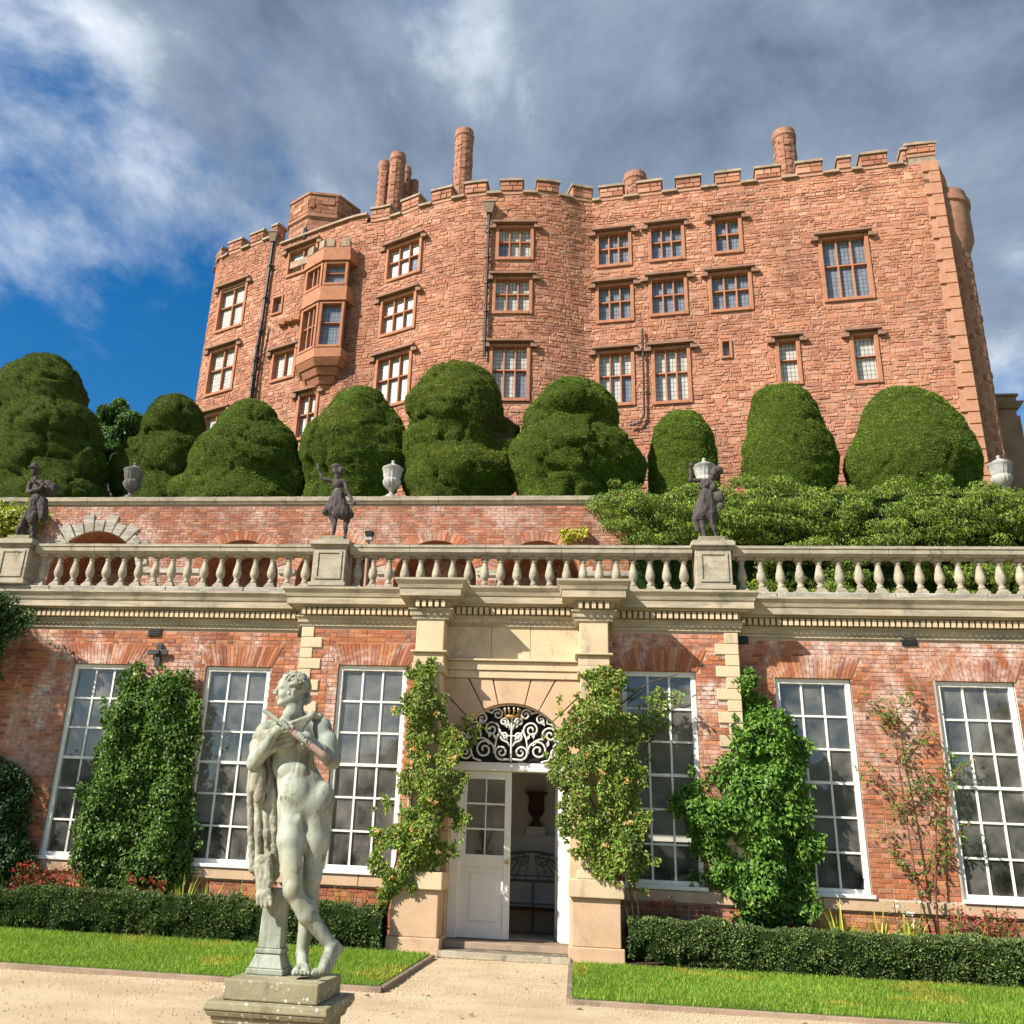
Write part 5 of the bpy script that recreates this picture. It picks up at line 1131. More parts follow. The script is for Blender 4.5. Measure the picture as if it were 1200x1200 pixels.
# ================================================================== URNS ON THE TERRACE COPING
UP = [(.11, 0), (.11, .05), (.045, .09), (.04, .13), (.075, .155), (.05, .17), (.12, .22), (.175, .30), (.19, .36), (.175, .40), (.16, .42), (.185, .50), (.20, .60), (.215, .625), (.225, .64), (.225, .665), (.19, .68), (.15, .71), (.09, .74), (.06, .76), (.03, .775), (.028, .79), (.04, .815), (.03, .84), (0, .85)]
for (u, v, mt, lab) in ((152, 583, 'dark_urn', 'dark grey lidded lead urn on the terrace coping beside the darkest yew'), (458, 583, 'grey_urn', 'pale grey lidded lead urn on bare terrace coping between two yews'), (827, 580, 'grey_urn', 'pale lidded urn rising behind the arm-raising statue with a bundle'), (1177, 578, 'grey_urn', 'pale lidded urn above the wisteria beside the end of the castle')):
    p = onY(u, v, TWY+.2); z = 8.235
    t = thing('urn', (p[0], TWY+.2, z), lab, 'urn', 'urns on the terrace coping'); sc_ = 1.02
    tp = 8.235
    MB().box(p[0]-.14, p[0]+.14, TWY+.06, TWY+.34, z, z+.06).build('foot', M[mt], t, bevel=.01)
    MB().lathe([(r*sc_, zz*sc_) for r, zz in UP[:18] if zz <= .665], 32, (p[0], TWY+.2, z+.06), flute=(.2*sc_, .62*sc_, .05, 14)).build('bowl', M[mt], t, smooth=True, auto=True)
    MB().lathe([(r*sc_, zz*sc_) for r, zz in UP if zz >= .665], 32, (p[0], TWY+.2, z+.06+.002), flute=(.665*sc_, .70*sc_, .05, 12)).build('lid', M[mt], t, smooth=True, auto=True)
p = onY(432, 634, 2.0)
fl_ = thing('floodlight', (p[0], 2.0, 4.7), 'small black floodlight on a post behind the balustrade', 'lamp'); MB().tube([(p[0], 2.0, 4.7), (p[0], 2.0, p[2])], .03, 8).build('post', M['coping'], fl_); MB().box(p[0]-.06, p[0]+.07, 1.92, 2.04, p[2], p[2]+.05).build('bracket', M['grey_urn'], fl_); MB().frustum(p[0]+.01, 1.98, p[2]+.05, p[2]+.16, .05, .08).build('head', M['iron'], fl_, bevel=.01)

# ================================================================== INSIDE THE DOOR
p = onY(628, 975, 2.06); x = p[0]; bl = thing('stone_block', (x, 2.06, 1.50), 'small white stone block under the dark urn inside the doorway', 'block'); MB().box(x-.15, x+.15, 1.97, 2.16, 1.50, 1.63).build('block', M['paint'], bl, bevel=.01)
ur = thing('garden_urn', (x, 2.06, 1.63), 'dark brown footed garden urn on a white block inside the doorway', 'urn'); MB().box(x-.1, x+.1, 1.98, 2.15, 1.63, 1.66).build('foot', M['terracotta'], ur); MB().lathe([(.085, 0), (.08, .03), (.04, .07), (.045, .1), (.10, .15), (.13, .22), (.115, .34), (.12, .42), (.175, .46), (.18, .48), (.14, .475), (.12, .42)], 24, (x, 2.06, 1.66), capt=False).build('bowl', M['terracotta'], ur, smooth=True, auto=True)
bx0 = XC-.15; bn = thing('garden_bench', (XC+.1, 1.5, .17), 'scrolled wrought iron bench back on a red slab seat inside the doorway', 'bench')
M['old_iron'] = m_plain('grey_rusty_iron', (.20, .185, .165), .7, .3, .3, 20)
bc = XC+.22; r_ = .018
def bt(nm, pts, r=r_): MB().tube([(bc+a, 1.58, z) for a, z in pts], r, 6).build(nm, M['old_iron'], bn, smooth=True)
bt('back_rail', [(-.75, .86), (.75, .86)]); bt('back_rail', [(-.75, .93), (.75, .93)], .009); bt('crest_rail', [(-.75+1.5*i/30, 1.02+.24*math.sin(math.pi*i/30)**.7) for i in range(31)])
for s in (-1, 1):
    bt('scroll', [(s*(.16+.11*(1-i/40*.8)*math.cos(i*.3)), 1.14+.10*(1-i/40*.8)*math.sin(i*.3)) for i in range(41)], .009); bt('scroll', [(s*(.45+.12*(1-i/40*.8)*math.cos(i*.3+2)), 1.04+.08*(1-i/40*.8)*math.sin(i*.3+2)) for i in range(41)], .009)
    bt('arc', [(s*(.03+.6*i/12), 1.2-.27*(i/12)**2) for i in range(13)], .009); bt('leg', [(s*.74, .17), (s*.74, 1.05)], .016)
    for a in (.1, .25, .4, .55, .68): bt('spindle', [(s*a, .86), (s*a*.4, 1.22-.1*a)], .007)
bt('leg', [(0.02, .17), (0.02, .9)], .016)
for z in (.55,): MB().box(bc-.75, bc+.75, 1.22, 1.58, .545, .565).build('seat', M['old_iron'], bn)
# plants standing behind the glass
def spiky(name, label, x, y, z, n, L, w, colr, cat='plant', grp=None, spread=1., mat='leaf', pot=True, parent_mat=None, seed=0, up=.9):
    rg = np.random.default_rng(seed+int(abs(x)*97)); t = thing(name, (x, y, z), label, cat, grp)
    if pot: MB().lathe([(.09, 0), (.13, .22), (.14, .22), (.14, .25), (.11, .25)], 16, (x, y, z)).build('pot', M['terracotta'], t, smooth=True, auto=True)
    zz = z+(.24 if pot else 0); Vv, Qq, T = [], [], []
    for i in range(n):
        a = rg.uniform(0, 2*math.pi); l = L*rg.uniform(.6, 1.1); lean = rg.uniform(.15, 1.)*spread; cl = np.array(colr)*(1+.3*rg.normal()); sd = np.array([-math.sin(a), math.cos(a), 0]); p0 = np.array([x+.03*math.cos(a), y+.03*math.sin(a), zz])
        for k in range(5):
            f_ = k/4; rr = lean*l*(f_**1.3)*.7; c_ = p0+np.array([math.cos(a)*rr, math.sin(a)*rr, l*up*f_*(1-.55*lean*f_*f_)]); ww = w*(1-.9*f_)*(.6+.8*min(f_*3, 1)*(1-f_))
            Vv += [c_-sd*ww, c_+sd*ww]; T += [np.clip(cl, .01, 1)]*2
        b = 10*i; Qq += [(b+2*k, b+2*k+1, b+2*k+3, b+2*k+2) for k in range(4)]
    o = obj('leaves', np_mesh('leaves', Vv, Qq, M[mat], np.array(T)), t); return t
spiky('spiky_plant', 'spiky potted plant behind the window left of the flute player', WX[1][0]+.15, .75, .5, 40, .75, .02, (.05, .09, .03), grp=None)
spiky('spiky_plant', 'bushy potted plant inside behind the ivy covered window by the wall tie', WX[0][0]-.2, .7, .6, 34, .6, .03, (.04, .07, .025))
spiky('spiky_plant', 'broad leaved potted plant behind the window right of the flute player', WX[2][0]+.0, .8, .45, 34, .6, .045, (.04, .07, .03))
spiky('spiky_plant', 'dark broad leaved potted plant behind the window beside the right hand rose', WX[3][0]-.15, .7, .5, 36, .65, .05, (.04, .075, .025))
spiky('spiky_plant', 'spiky potted plant behind the window next to the broad green climber', WX[4][0]+.2, .75, .55, 40, .7, .022, (.05, .09, .03))
spiky('spiky_plant', 'dark potted plant deep inside behind the window with the orange flowers', WX[5][0]+.3, .9, .5, 36, .8, .04, (.03, .055, .02))
spiky('spiky_plant', 'thin leaved potted plant behind the glazed door leaf', XC-.45, 1.2, 1.0, 34, .6, .012, (.06, .09, .04))
spiky('potted_flower', 'orange flowering potted plant on the inner sill of a window', WX[5][0]-.28, .5, .72, 40, .36, .03, (.75, .16, .02), cat='plant', mat='petal', seed=5)

# ================================================================== CLIPPED YEWS
YEWS = [
 ('huge dark clipped yew of rounded tiers beside a leafy tree', 9.6, [(45, 472, 54, 58), (58, 520, 58, 52), (25, 560, 62, 52), (88, 560, 38, 46), (5, 500, 44, 54), (60, 600, 70, 50)]),
 ('dark upright clipped yew beside the left round end of the castle', 10.6, [(203, 503, 36, 42), (202, 548, 42, 46), (158, 552, 30, 40), (195, 600, 55, 40)]),
 ('yew clipped in spreading steps with a broad skirt under the rainwater pipe', 10.0, [(291, 510, 38, 42), (284, 548, 58, 42), (333, 565, 26, 34), (236, 580, 40, 26), (285, 600, 70, 40), (312, 530, 36, 40)]),
 ('yew clipped as an overlapping double dome below the oriel', 10.2, [(420, 495, 40, 42), (408, 532, 55, 42), (432, 548, 44, 36), (448, 520, 28, 44)]),
 ('tall yew with a bare brown gap in its side below a tall chimney', 10.4, [(535, 482, 54, 60), (524, 525, 50, 50), (540, 560, 62, 34), (585, 555, 26, 30), (590, 515, 20, 26), (505, 550, 34, 34)]),
 ('wide rounded yew leaning over a smaller side lobe', 10.2, [(672, 498, 54, 54), (660, 540, 62, 40), (700, 540, 50, 40), (735, 552, 22, 28)]),
 ('small slim egg shaped yew under the bent wall pipe', 11.0, [(800, 520, 34, 41), (801, 565, 37, 60)]),
 ('bullet shaped yew below a narrow castle window', 11.2, [(920, 496, 40, 47), (923, 545, 48, 56), (950, 550, 24, 40)]),
 ('broad sloping yew nearest the right corner of the castle', 10.8, [(1060, 502, 48, 50), (1066, 548, 68, 46), (1115, 556, 28, 32), (1085, 520, 44, 44)])]
for yi, (lab, Y, lobes) in enumerate(YEWS):
    pr = []; rg = np.random.default_rng(60+yi)
    for u, v, ru, rv in lobes:
        P = onY(u, v, Y); k = 1/px_size(P); pr.append(ell(P, (ru*k, ru*k*.9, rv*k*1.04), .13 if yi < 6 else .6))
    u0, v0, ru0, rv0 = lobes[0]; P = onY(u0, v0, Y); k = 1/px_size(P)
    u1, v1, ru1, rv1 = lobes[1]; P1 = onY(u1, v1, Y)
    zl = 8.9; pr.append(cap((P1[0], Y, P1[2]), (P1[0], Y, zl+ru1*k*.8), ru1*k*.9, ru1*k*.8, .5))
    # clipped cushions break up the surface
    for i in range(9 if yi < 6 else 3):
        b = pr[rg.integers(0, len(lobes))]; d = rg.normal(size=3); d[1] = -abs(d[1]); d /= np.linalg.norm(d); c_ = b[1]+d*b[2]*.66; rr = b[2].min()*rg.uniform(.36, .62); pr.append(ell(c_, (rr*1.15, rr, rr*.85), .05))
    t = thing('yew_tree', (P1[0], Y, 8.1), lab, 'yew', 'clipped yews along the castle terrace')
    V, Q = sdf_mesh(pr, .105); N = vnormals(V, Q); V = V+N*((fbm(V*np.array([1, 1, 1.5]), 1.7, 70+yi, 3)-.5)*(.20 if yi < 6 else .13)-np.clip(1-np.abs(fbm(V*np.array([1, 1, 1.6]), .95, 130+yi, 2)-.5)/.03, 0, 1)*(.17 if yi < 6 else .07)+(fbm(V*np.array([1, 1, 2.6]), 4.5, 90+yi, 2)-.5)*.09)[:, None]
    if yi == 4:   # the worn hollow
        hc = onY(590, 492, Y-.9); dd = np.linalg.norm((V-hc)/np.array([.5, 1.3, .4]), axis=1); V = V-N*(np.clip(1-dd, 0, 1)*.35)[:, None]
    cr_o = obj('crown', np_mesh('crown', V, Q, M['yew_mass'], None, True), t)
    front = np.array([1. if True else 0]); n = 80000; Pp, Nn = surf_points(V, Q, n, rg); keep = (Nn[:, 1] < .35) & (Pp[:, 2] > 9.3); Pp, Nn = Pp[keep], Nn[keep]; n = len(Pp)
    D = unit(np.cross(Nn, rg.normal(size=(n, 3)))+Nn*.45+np.array([0, 0, .25])); L = rg.uniform(.03, .075, n)
    tn = tints(n, [(.11, .185, .017), (.15, .225, .022), (.06, .12, .014), (.21, .27, .035)], rg, .30)*(.55+.9*fbm(Pp, 2.2, 33)[:, None])*(.6 if yi < 2 else 1.)  # the first two yews have shade put into a darker needle tint
    if yi in (3, 4): tn = tn*np.where(fbm(Pp, .9, 12)[:, None] > .56, np.array([1.5, 1.1, 1.3]), 1)
    if yi == 4: br = np.linalg.norm((Pp-hc)/np.array([.62, 1.5, .5]), axis=1)+.5*(fbm(Pp, 6, 3)-.5) < .95; tn[br] = tints(int(br.sum()), [(.20, .12, .06), (.26, .15, .075), (.12, .08, .04)], rg, .2)
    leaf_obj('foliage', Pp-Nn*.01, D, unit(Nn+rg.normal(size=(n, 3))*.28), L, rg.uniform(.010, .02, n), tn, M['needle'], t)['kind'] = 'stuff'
    MB().tube([(P1[0], Y, 8.0), (P1[0]+.05, Y, 9.2), (P1[0], Y, 10.6)], .3, 10, .2).build('trunk', M['bark'], t, smooth=True)

# ================================================================== LEAFY PLANTS
def clump_leaves(cs, n, L, cols, rg, droop=.5, shell=.55, asp=.5, sq=(1, 1, .7)):
    """leaves thrown over the outside of a set of clumps (centre, radius)"""
    C_ = np.array([c[0] for c in cs]); Rr = np.array([c[1] for c in cs]); w = Rr**2; k = rg.choice(len(cs), n, p=w/w.sum()); d = unit(rg.normal(size=(n, 3))); rr = Rr[k]*(shell+(1-shell)*rg.random(n)**.5)
    P = C_[k]+d*rr[:, None]*np.array(sq); out = unit(d*np.array([1, 1, .8])+np.array([0, -.25, .35])); D = unit(np.cross(out, rg.normal(size=(n, 3)))+np.array([0, 0, -droop])+out*.3)
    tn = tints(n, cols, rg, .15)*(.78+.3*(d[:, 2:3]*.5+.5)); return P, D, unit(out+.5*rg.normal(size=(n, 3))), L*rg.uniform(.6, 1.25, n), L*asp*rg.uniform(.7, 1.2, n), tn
# tree behind the yews
tree = thing('tree', (-17.5, 14, 8.1), 'leafy green tree showing between the two darkest yews', 'tree'); rg = np.random.default_rng(77); cs = []
for u, v, r in ((138, 485, 24), (120, 500, 26), (155, 500, 26), (130, 520, 30), (160, 530, 30), (140, 550, 34), (110, 540, 24)):
    P = onY(u, v, 14); k = 1/px_size(P)
    for i in range(7): cs.append((P+np.clip(rg.normal(size=3), -1, 1)*r*k*.4, r*k*rg.uniform(.3, .5)))
tc_ = onY(140, 540, 14); tree.location = (tc_[0], 14, 8.1)
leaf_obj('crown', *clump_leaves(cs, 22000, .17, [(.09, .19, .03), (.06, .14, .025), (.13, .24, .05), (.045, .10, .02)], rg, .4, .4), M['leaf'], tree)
tk = MB(); tk.tube([(tc_[0], 14, 8.0), (tc_[0]+.1, 14, 10.5), (tc_[0]-.1, 14, 12)], .22, 8, .1).build('trunk', M['bark'], tree, smooth=True)
for i in range(6): c = cs[rg.integers(len(cs))][0]; MB().tube([(tc_[0], 14, 10.2+.2*i), tuple((np.array([tc_[0], 14, 11.5])+c)/2), tuple(c)], .07, 6, .02).build('limb', M['bark'], tree, smooth=True)

t2 = thing('tree', (-13.2, -3.2, 0), 'tall garden tree standing outside the view beyond the far end of the orangery', 'tree'); rg = np.random.default_rng(78); cs = []
for i in range(90):
    d = rg.normal(size=3); d /= np.linalg.norm(d); cs.append((np.array([-13.2, -3.2, 7.0])+d*np.array([1.5, 1.2, 1.7])*rg.uniform(.3, 1), rg.uniform(.25, .5)))
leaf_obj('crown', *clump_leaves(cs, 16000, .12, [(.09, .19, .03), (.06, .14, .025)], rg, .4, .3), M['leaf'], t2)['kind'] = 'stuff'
MB().tube([(-13.2, -3.2, 0), (-13.1, -3.2, 3), (-13.3, -3.2, 7.0)], .22, 10, .08).build('trunk', M['bark'], t2, smooth=True)
for i in range(9): c = cs[i*9][0]; MB().tube([(-13.2, -3.2, 4.0+.25*i), tuple((np.array([-13.2, -3.2, 5.8+.2*i])+c)/2), tuple(c)], .06, 6, .015).build('limb', M['bark'], t2, smooth=True)
def ptseg(P, A, B_):
    d = B_-A; t = np.clip(((P-A) @ d)/(d @ d), 0, 1); return np.linalg.norm(P-A-t[:, None]*d, axis=1)
def inpoly(P, poly):
    c = np.zeros(len(P), bool); n = len(poly)
    for i in range(n):
        a, b = poly[i], poly[(i+1) % n]; m_ = (a[1] > P[:, 1]) != (b[1] > P[:, 1]); x = (b[0]-a[0])*(P[:, 1]-a[1])/(b[1]-a[1]+1e-12)+a[0]; c ^= m_ & (P[:, 0] < x)
    return c
def climber(name, label, cat, px, Y, n, L, cols, thick=.35, mass=True, seed=0, ragged=.08, gaps=.0, stems=(), asp=.75, grp=None, droop=.6, petals=None, mat='leaf'):
    rg = np.random.default_rng(seed); poly = np.array([onY(u, v, Y)[[0, 2]] for u, v in px]); lo, hi = poly.min(0)-.15, poly.max(0)+.15
    pts = np.zeros((0, 2))
    while len(pts) < n:
        q = rg.uniform(lo, hi, (n*2, 2)); q3 = np.stack([q[:, 0], q[:, 0]*0, q[:, 1]], 1); w = q+ragged*(np.stack([fbm(q3, 5, seed), fbm(q3, 5, seed+9)], 1)-.5)*4
        k = inpoly(w, poly)
        if gaps: k &= fbm(q3, 4.5, seed+21) > gaps
        pts = np.concatenate([pts, q[k]])
    pts = pts[:n]; p3 = np.stack([pts[:, 0], pts[:, 0]*0, pts[:, 1]], 1)
    def depth(q2):
        q3 = np.stack([q2[:, 0], q2[:, 0]*0, q2[:, 1]], 1); e = np.min([ptseg(q2, poly[i], poly[(i+1) % len(poly)]) for i in range(len(poly))], 0); return thick*np.clip(e/.28, .25, 1)**.5*(.15+1.4*fbm(q3, 3.4, seed+3, 3)**1.3)
    dp = depth(pts); e = .02; gx = (depth(pts+[e, 0])-dp)/e; gz = (depth(pts+[0, e])-dp)/e; Nn = unit(np.stack([-gx, -np.ones(n), -gz], 1)); f_ = rg.random(n)**.45
    P = np.stack([pts[:, 0], Y-.03-dp*f_, pts[:, 1]], 1)
    D = unit(np.stack([rg.normal(size=n)*.6, -.35-.3*rg.random(n), -droop+rg.normal(size=n)*.5], 1)); NL = unit(Nn+np.array([0, -.1, .45])+.55*rg.normal(size=(n, 3)))
    root = thing(name, (float(poly[:, 0].mean()), Y-.2, .05), label, cat, grp)
    tn = tints(n, cols, rg, .18)*(.8+.4*fbm(p3, 2.5, seed+5)[:, None]); leaf_obj('foliage', P, D, NL, L*rg.uniform(.45, 1.35, n), L*asp*rg.uniform(.5, 1.2, n), tn, M[mat], root)['kind'] = 'stuff'
    if mass:
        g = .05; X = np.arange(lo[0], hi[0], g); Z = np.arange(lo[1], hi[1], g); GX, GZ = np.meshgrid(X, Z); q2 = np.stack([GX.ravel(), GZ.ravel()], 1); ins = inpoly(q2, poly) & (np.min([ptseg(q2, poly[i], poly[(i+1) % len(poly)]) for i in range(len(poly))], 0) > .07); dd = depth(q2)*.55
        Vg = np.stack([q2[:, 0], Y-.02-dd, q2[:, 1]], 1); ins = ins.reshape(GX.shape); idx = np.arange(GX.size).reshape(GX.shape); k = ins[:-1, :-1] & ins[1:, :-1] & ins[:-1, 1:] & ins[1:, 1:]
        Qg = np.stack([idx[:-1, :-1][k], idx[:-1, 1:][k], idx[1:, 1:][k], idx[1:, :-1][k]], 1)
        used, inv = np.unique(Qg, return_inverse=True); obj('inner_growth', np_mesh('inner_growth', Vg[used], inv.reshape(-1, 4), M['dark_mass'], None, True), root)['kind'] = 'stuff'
    for st in stems:
        pp = []
        for j, (u, v) in enumerate(st): q = onY(u, v, Y-.06); pp.append((q[0], Y-.05-.03*(j % 2), q[2]))
        MB().tube(pp, .012 if cat == 'rose' and n < 2000 else .018, 6, .005).build('stem', M['bark'], root, smooth=True)
    if petals:
        col_, m_ = petals; k = rg.choice(n, m_, replace=False); Pk = np.repeat(P[k]+np.array([0, -.05, 0]), 9, 0)+rg.normal(size=(m_*9, 3))*.012; d = unit(rg.normal(size=(m_*9, 3))+np.array([0, -.8, .2])); leaf_obj('blossoms', Pk, d, unit(rg.normal(size=(m_*9, 3))), rg.uniform(.03, .05, m_*9), rg.uniform(.03, .045, m_*9), tints(m_*9, col_, rg, .1), M['petal'], root)['kind'] = 'stuff'
    return root
IVY = [(.07, .155, .022), (.10, .20, .03), (.04, .10, .018), (.17, .28, .05)]
BRT = [(.08, .20, .02), (.12, .25, .03), (.05, .13, .018), (.18, .31, .05)]
ROSE = [(.17, .28, .03), (.12, .23, .03), (.28, .36, .06), (.06, .13, .025), (.28, .25, .06)]
climber('climbing_ivy', 'dense green ivy on the brick between the windows below the wall tie', 'ivy', [(146, 790), (160, 782), (172, 792), (200, 786), (228, 792), (238, 830), (236, 900), (234, 990), (222, 1046), (108, 1052), (88, 1010), (92, 965), (112, 900), (122, 850), (138, 815)], 0, 15000, .062, IVY, .36, seed=101, ragged=.10)
climber('climbing_shrub', 'bright green climber with drooping leaves between the windows right of the doorway', 'climber', [(858, 790), (880, 783), (890, 815), (915, 840), (938, 870), (945, 930), (955, 1000), (948, 1085), (885, 1095), (845, 1060), (815, 1035), (800, 990), (785, 935), (815, 905), (840, 870), (850, 830)], BY+.25, 15000, .07, BRT, .5, seed=102, ragged=.12)
climber('rambling_rose', 'yellow green rambling rose over the pilaster left of the door', 'rose', [(488, 765), (503, 768), (522, 800), (532, 850), (545, 900), (540, 950), (525, 1000), (492, 1024), (478, 1050), (446, 1052), (436, 1010), (440, 985), (462, 935), (478, 880), (470, 840), (484, 800)], PY-.02, 11500, .05, ROSE, .32, False, 103, .13, .31, [[(452, 1070), (470, 1010), (490, 900), (500, 790)], [(445, 1075), (462, 1020), (480, 940)], [(462, 1075), (480, 1010), (510, 930), (520, 850)], [(440, 1080), (455, 1030), (448, 1000)]], petals=([(.75, .42, .16), (.78, .55, .33)], 26))
climber('rambling_rose', 'yellow green rambling rose over the pilaster right of the door', 'rose', [(688, 795), (715, 785), (728, 800), (740, 840), (752, 900), (750, 960), (756, 1010), (742, 1045), (700, 1020), (672, 990), (652, 930), (648, 880), (640, 850), (665, 830), (680, 815)], PY-.02, 13500, .05, ROSE, .36, False, 104, .13, .33, [[(745, 1085), (735, 1020), (715, 900), (705, 800)], [(752, 1085), (742, 1030), (725, 940)], [(740, 1088), (722, 1010), (690, 930), (680, 850)]], petals=([(.75, .42, .16), (.8, .6, .4)], 14))
climber('rose_spray', 'loose spray of rose reaching over the window right of the door', 'rose', [(728, 800), (770, 795), (790, 830), (780, 860), (750, 880), (735, 900)], BY-.1, 800, .05, ROSE, .3, False, 105, .15, .45, [[(720, 860), (750, 840), (790, 850)], [(722, 830), (760, 800), (795, 790)], [(730, 900), (765, 865), (780, 840)]])
climber('rose_spray', 'loose spray of rose reaching over the fanlight', 'rose', [(530, 850), (560, 842), (575, 850), (560, 866), (535, 872)], AY-.1, 260, .045, ROSE, .2, False, 106, .08, .40, [[(530, 860), (555, 850), (585, 846)]])
climber('wall_shrub', 'dark ivy clump at the far end of the orangery beside the first window', 'ivy', [(-60, 880), (0, 885), (30, 895), (48, 925), (40, 970), (50, 1010), (20, 1035), (-60, 1035)], 0, 6000, .06, [(.03, .07, .015), (.045, .10, .02), (.02, .05, .012)], .4, seed=107)
climber('hanging_ivy', 'dark ivy hanging over the cornice at the far end of the orangery', 'ivy', [(-60, 690), (10, 695), (30, 705), (48, 722), (38, 742), (15, 758), (5, 790), (-60, 800)], -.42, 5000, .05, [(.05, .11, .02), (.035, .08, .02), (.08, .15, .03)], .3, seed=108)
climber('golden_climber', 'yellow green climber on the terrace wall behind the shepherd statue', 'climber', [(-60, 592), (10, 590), (45, 592), (62, 605), (45, 640), (30, 690), (-60, 690)], TWY, 5000, .1, [(.32, .36, .04), (.24, .30, .04), (.16, .22, .03), (.40, .40, .07)], .5, seed=109)
# wisteria heaped over the wall to the right
wis = thing('wisteria', (6, TWY-.5, 4.7), 'mass of green wisteria heaped over the terrace wall below the right hand yews', 'wisteria'); rg = np.random.default_rng(31); cs = []
for i in range(560):
    u = rg.uniform(700, 1330); v = rg.uniform(578, 635) if (u < 890 or rg.random() < .62) else rg.uniform(635, 705)
    if u < 745 and v > 600+ (u-700)*1.0: continue
    P = onY(u, v, TWY-.15-.75*rg.random()**1.5); cs.append((P, rg.uniform(.08, .27)))
for i in range(90): u = rg.uniform(712, 1330); P = onY(u, rg.uniform(566, 588)-6*math.sin(u*.03), TWY-.2+.4*rg.random()); cs.append((P, rg.uniform(.08, .26)))
leaf_obj('foliage', *clump_leaves(cs, 95000, .075, [(.22, .31, .03), (.16, .25, .03), (.33, .40, .05), (.08, .15, .022), (.04, .08, .016)], rg, 1.1, .35, .34, (1.25, 1, .6)), M['leaf'], wis)['kind'] = 'stuff'
mb = MB(); x0, x1 = onY(712, 600, TWY)[0], TX1
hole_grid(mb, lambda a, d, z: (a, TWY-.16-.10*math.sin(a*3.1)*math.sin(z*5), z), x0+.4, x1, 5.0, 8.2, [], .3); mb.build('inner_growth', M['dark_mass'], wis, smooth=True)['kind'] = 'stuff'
for i in range(9): x = x0+.8+i*1.05; MB().tube([(x, TWY-.22, 4.7), (x+.1, TWY-.3, 6), (x-.05, TWY-.3, 7), (x+.2, TWY-.3, 7.8)], .04, 6, .02).build('stem', M['bark'], wis, smooth=True)
climber('creeper_sprig', 'small yellow creeper sprig on the terrace wall beside the wisteria', 'creeper', [(655, 622), (680, 620), (690, 632), (668, 638), (655, 636)], TWY-.02, 260, .08, [(.45, .42, .05), (.32, .36, .05)], .15, False, 110)
# slender wall tree with thin reddish stems
wt = thing('wall_tree', (4.3, -.1, .05), 'slender young tree with reddish stems and sparse leaves against the right pier', 'tree'); rg = np.random.default_rng(9)
def wp(u, v, d=.12): q = onY(u, v, -d); return (q[0], -d, q[2])
stems = [[(1092, 1098), (1075, 1040), (1062, 960), (1052, 890), (1044, 820)], [(1100, 1098), (1096, 1040), (1097, 970), (1103, 930), (1112, 880)], [(1072, 1030), (1050, 1000), (1032, 970)], [(1063, 965), (1035, 920), (1010, 890)], [(1052, 890), (1070, 870), (1085, 850)], [(1098, 1010), (1118, 985), (1132, 960)], [(1048, 850), (1030, 830), (1020, 815)], [(1046, 840), (1060, 822), (1068, 805)], [(1097, 975), (1080, 930), (1085, 900)], [(1075, 1040), (1090, 1010), (1100, 990)], [(1103, 930), (1120, 905), (1140, 890)], [(1060, 950), (1075, 925), (1082, 905)]]
P, D, Nl, Ls, Ws, Tn = [], [], [], [], [], []
for i, st in enumerate(stems):
    pts = [wp(u, v, .10+.05*math.sin(i+j)) for j, (u, v) in enumerate(st)]; MB().tube(pts, .014 if i < 2 else .007, 6, .004).build('stem', M['redstem'], wt, smooth=True)
    for j in range(len(pts)-1):
        for k in range(24 if (i > 1 or j > 1) else 3):
            t = rg.random(); q = np.array(pts[j])*(1-t)+np.array(pts[j+1])*t+rg.normal(size=3)*np.array([.07, .03, .05]); P.append(q); D.append([rg.normal(), -.4, -.5+.4*rg.normal()]); Nl.append([rg.normal()*.5, -1, .6]); Ls.append(rg.uniform(.05, .10)); Ws.append(rg.uniform(.02, .04)); Tn.append([(.10, .19, .03), (.14, .23, .05), (.22, .10, .05), (.08, .14, .03), (.12, .20, .04)][rg.integers(5)])
leaf_obj('foliage', np.array(P), np.array(D), np.array(Nl), np.array(Ls), np.array(Ws), np.array(Tn), M['leaf'], wt)['kind'] = 'stuff'
# box hedges
def hedge(label, x0, x1, seed):
    rg = np.random.default_rng(seed); y0, y1 = LY1+.03, LY1+.47; t = thing('box_hedge', ((x0+x1)/2, (y0+y1)/2, .05), label, 'hedge', 'low box hedges along the orangery')
    nx = int((x1-x0)/.06); prof = [(y0+.03, .05), (y0-.01, .2), (y0+.0, .38), (y0+.06, .47), (y0+.2, .50), (y1-.06, .48), (y1, .4), (y1, .05)]; X = np.linspace(x0, x1, nx); V = np.array([(x, y, z) for x in X for y, z in prof]); k = len(prof)
    V = V+((fbm(V, 5, seed)-.5)*.16)[:, None]*np.array([.3, 1, 1])+((fbm(V, 1.6, seed+4)-.5)*.15)[:, None]*np.array([0, .6, 1])
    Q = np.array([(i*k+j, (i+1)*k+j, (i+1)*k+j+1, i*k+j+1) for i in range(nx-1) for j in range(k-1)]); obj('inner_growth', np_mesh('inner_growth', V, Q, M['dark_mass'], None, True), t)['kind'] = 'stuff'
    n = int((x1-x0)*6500); P, Nn = surf_points(V, Q, n, rg); Nn = np.where((Nn[:, 1:2] > .3) & (P[:, 1:2] < (y0+y1)/2), -Nn, Nn); Nn = np.where(Nn[:, 2:3] < -.3, -Nn, Nn)
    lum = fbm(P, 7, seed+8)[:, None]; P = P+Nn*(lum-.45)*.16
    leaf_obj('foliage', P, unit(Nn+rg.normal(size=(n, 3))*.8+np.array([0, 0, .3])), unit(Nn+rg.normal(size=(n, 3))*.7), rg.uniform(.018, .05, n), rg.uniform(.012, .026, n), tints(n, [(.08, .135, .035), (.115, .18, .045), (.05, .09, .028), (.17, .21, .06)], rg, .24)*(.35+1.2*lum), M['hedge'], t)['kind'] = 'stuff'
    for x in np.arange(x0+.2, x1, .4): pass
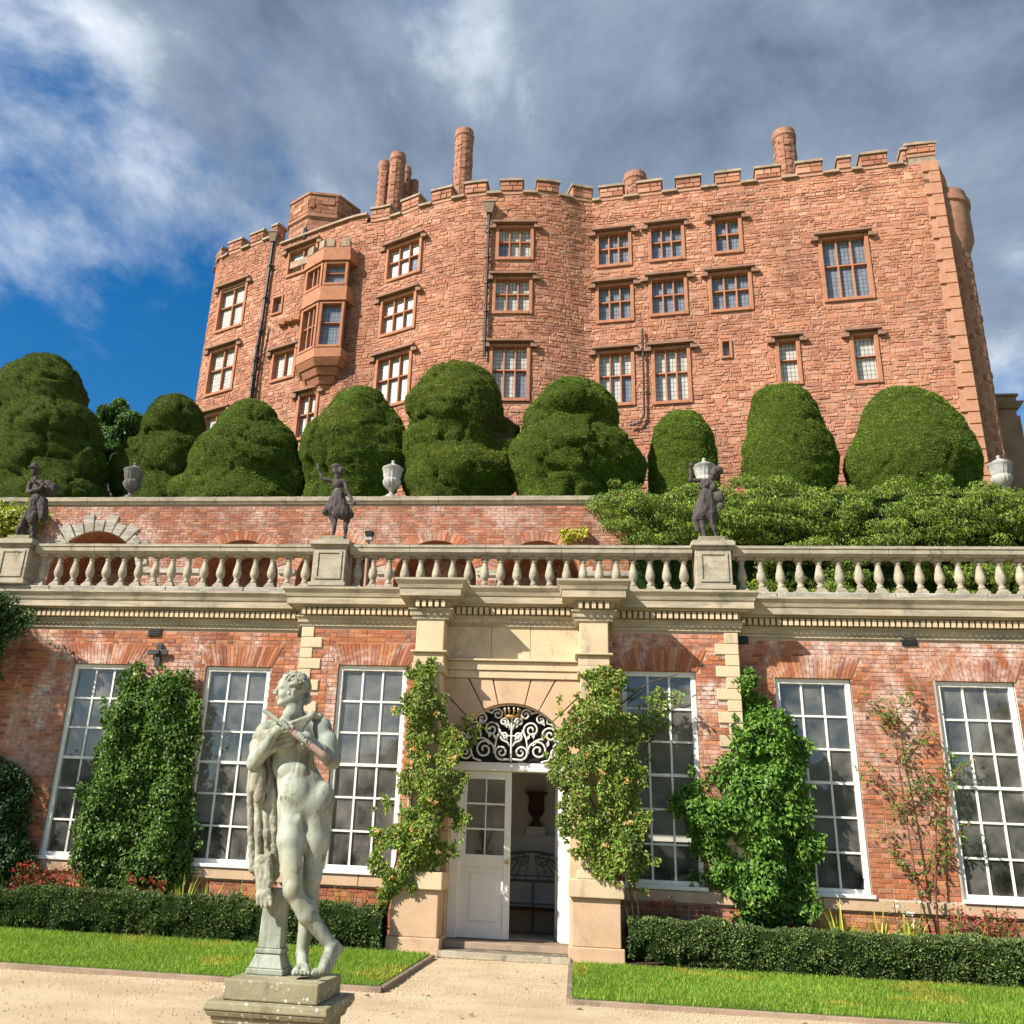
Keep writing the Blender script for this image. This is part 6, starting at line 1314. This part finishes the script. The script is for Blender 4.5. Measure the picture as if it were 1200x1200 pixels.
hedge('low clipped box hedge behind the flute player', -11.5, XC-PX-.36, 41); hedge('low clipped box hedge in front of the bright green climber', XC+PX+.36, 9.5, 42)
# border plants between hedge and wall
rg = np.random.default_rng(14)
for i, (u, v, colr, L, w, lab) in enumerate([(215, 1050, (.30, .36, .05), .55, .014, 'yellow green strap leaved plant between the ivy and the statue'), (245, 1048, (.36, .40, .06), .5, .014, 'yellow green strap leaved plant beside the statue pillar'), (280, 1050, (.26, .33, .05), .5, .013, 'strap leaved plant directly behind the statue'), (400, 1058, (.28, .34, .05), .5, .013, 'strap leaved plant between the statue and the rose'), (425, 1058, (.22, .30, .05), .42, .012, 'strap leaved plant at the foot of the left rose'), (985, 1092, (.34, .40, .05), .5, .02, 'pale strap leaved plant left of the slender wall tree'), (1030, 1095, (.42, .44, .06), .5, .024, 'yellow broad strap leaved plant by the foot of the slender wall tree'), (1065, 1100, (.36, .40, .06), .48, .022, 'yellow strap leaved plant right against the slender wall tree'), (1120, 1108, (.30, .36, .06), .45, .016, 'strap leaved plant under the window with orange flowers')]):
    P = onY(u, v, -.35); spiky('border_plant', lab, P[0], -.36,   .06, 30, L*1.75, w*1.8, colr, 'plant', 'strap leaved border plants', .6, 'leaf', False, seed=200+i)
def flowers(label, u0, u1, n, cols, h, seed, lc=(.08, .15, .03)):
    rg = np.random.default_rng(seed); a, b = onY(u0, 1050, -.4)[0], onY(u1, 1080, -.4)[0]; t = thing('flower_clump', ((a+b)/2, -.4, .06), label, 'flowers', 'flowers in the border'); P, D, Nl, T = [], [], [], []; G, GD, GT = [], [], []
    st = MB()
    for i in range(n):
        x, y = rg.uniform(a, b), rg.uniform(-.55, -.15); z = h*rg.uniform(.75, 1.2); st.tube([(x, y, .06), (x+rg.normal()*.03, y, z)], .003, 4)
        for k in range(8): P.append((x+rg.normal()*.02, y+rg.normal()*.02, z+rg.normal()*.02)); D.append(rg.normal(size=3)); Nl.append(rg.normal(size=3)); T.append(cols[rg.integers(len(cols))])
        for k in range(26): G.append((x+rg.normal()*.05, y+rg.normal()*.05, rg.uniform(.1, z))); GD.append(rg.normal(size=3)+np.array([0, -.2, .3])); GT.append(np.array(lc)*rg.uniform(.6, 1.5))
    st.build('stems', M['redstem'], t)
    n1, n2 = len(P), len(G); leaf_obj('blossoms', np.array(P), np.array(D), np.array(Nl), np.full(n1, .035), np.full(n1, .03), np.array(T), M['petal'], t)['kind'] = 'stuff'; leaf_obj('foliage', np.array(G), np.array(GD), np.array(GD)[:, [1, 2, 0]], np.full(n2, .06), np.full(n2, .03), np.array(GT), M['leaf'], t)['kind'] = 'stuff'
flowers('red flowers in the border left of the ivy', 10, 95, 40, [(.50, .05, .03), (.42, .07, .05), (.30, .06, .04)], .66, 1, (.10, .10, .03)); flowers('red flower spikes at the foot of the ivy', 150, 200, 22, [(.50, .06, .04), (.40, .08, .06)], .62, 2)
flowers('orange red flowers at the foot of the right rose', 762, 800, 18, [(.60, .10, .02), (.5, .06, .03)], .64, 3); flowers('small red flowers below the window with orange flowers', 1110, 1190, 50, [(.45, .05, .06), (.36, .05, .05), (.5, .2, .2)], .68, 4, (.13, .16, .04)); flowers('few white flowers by the slender wall tree', 1045, 1075, 5, [(.75, .75, .70), (.8, .8, .78)], .75, 5)
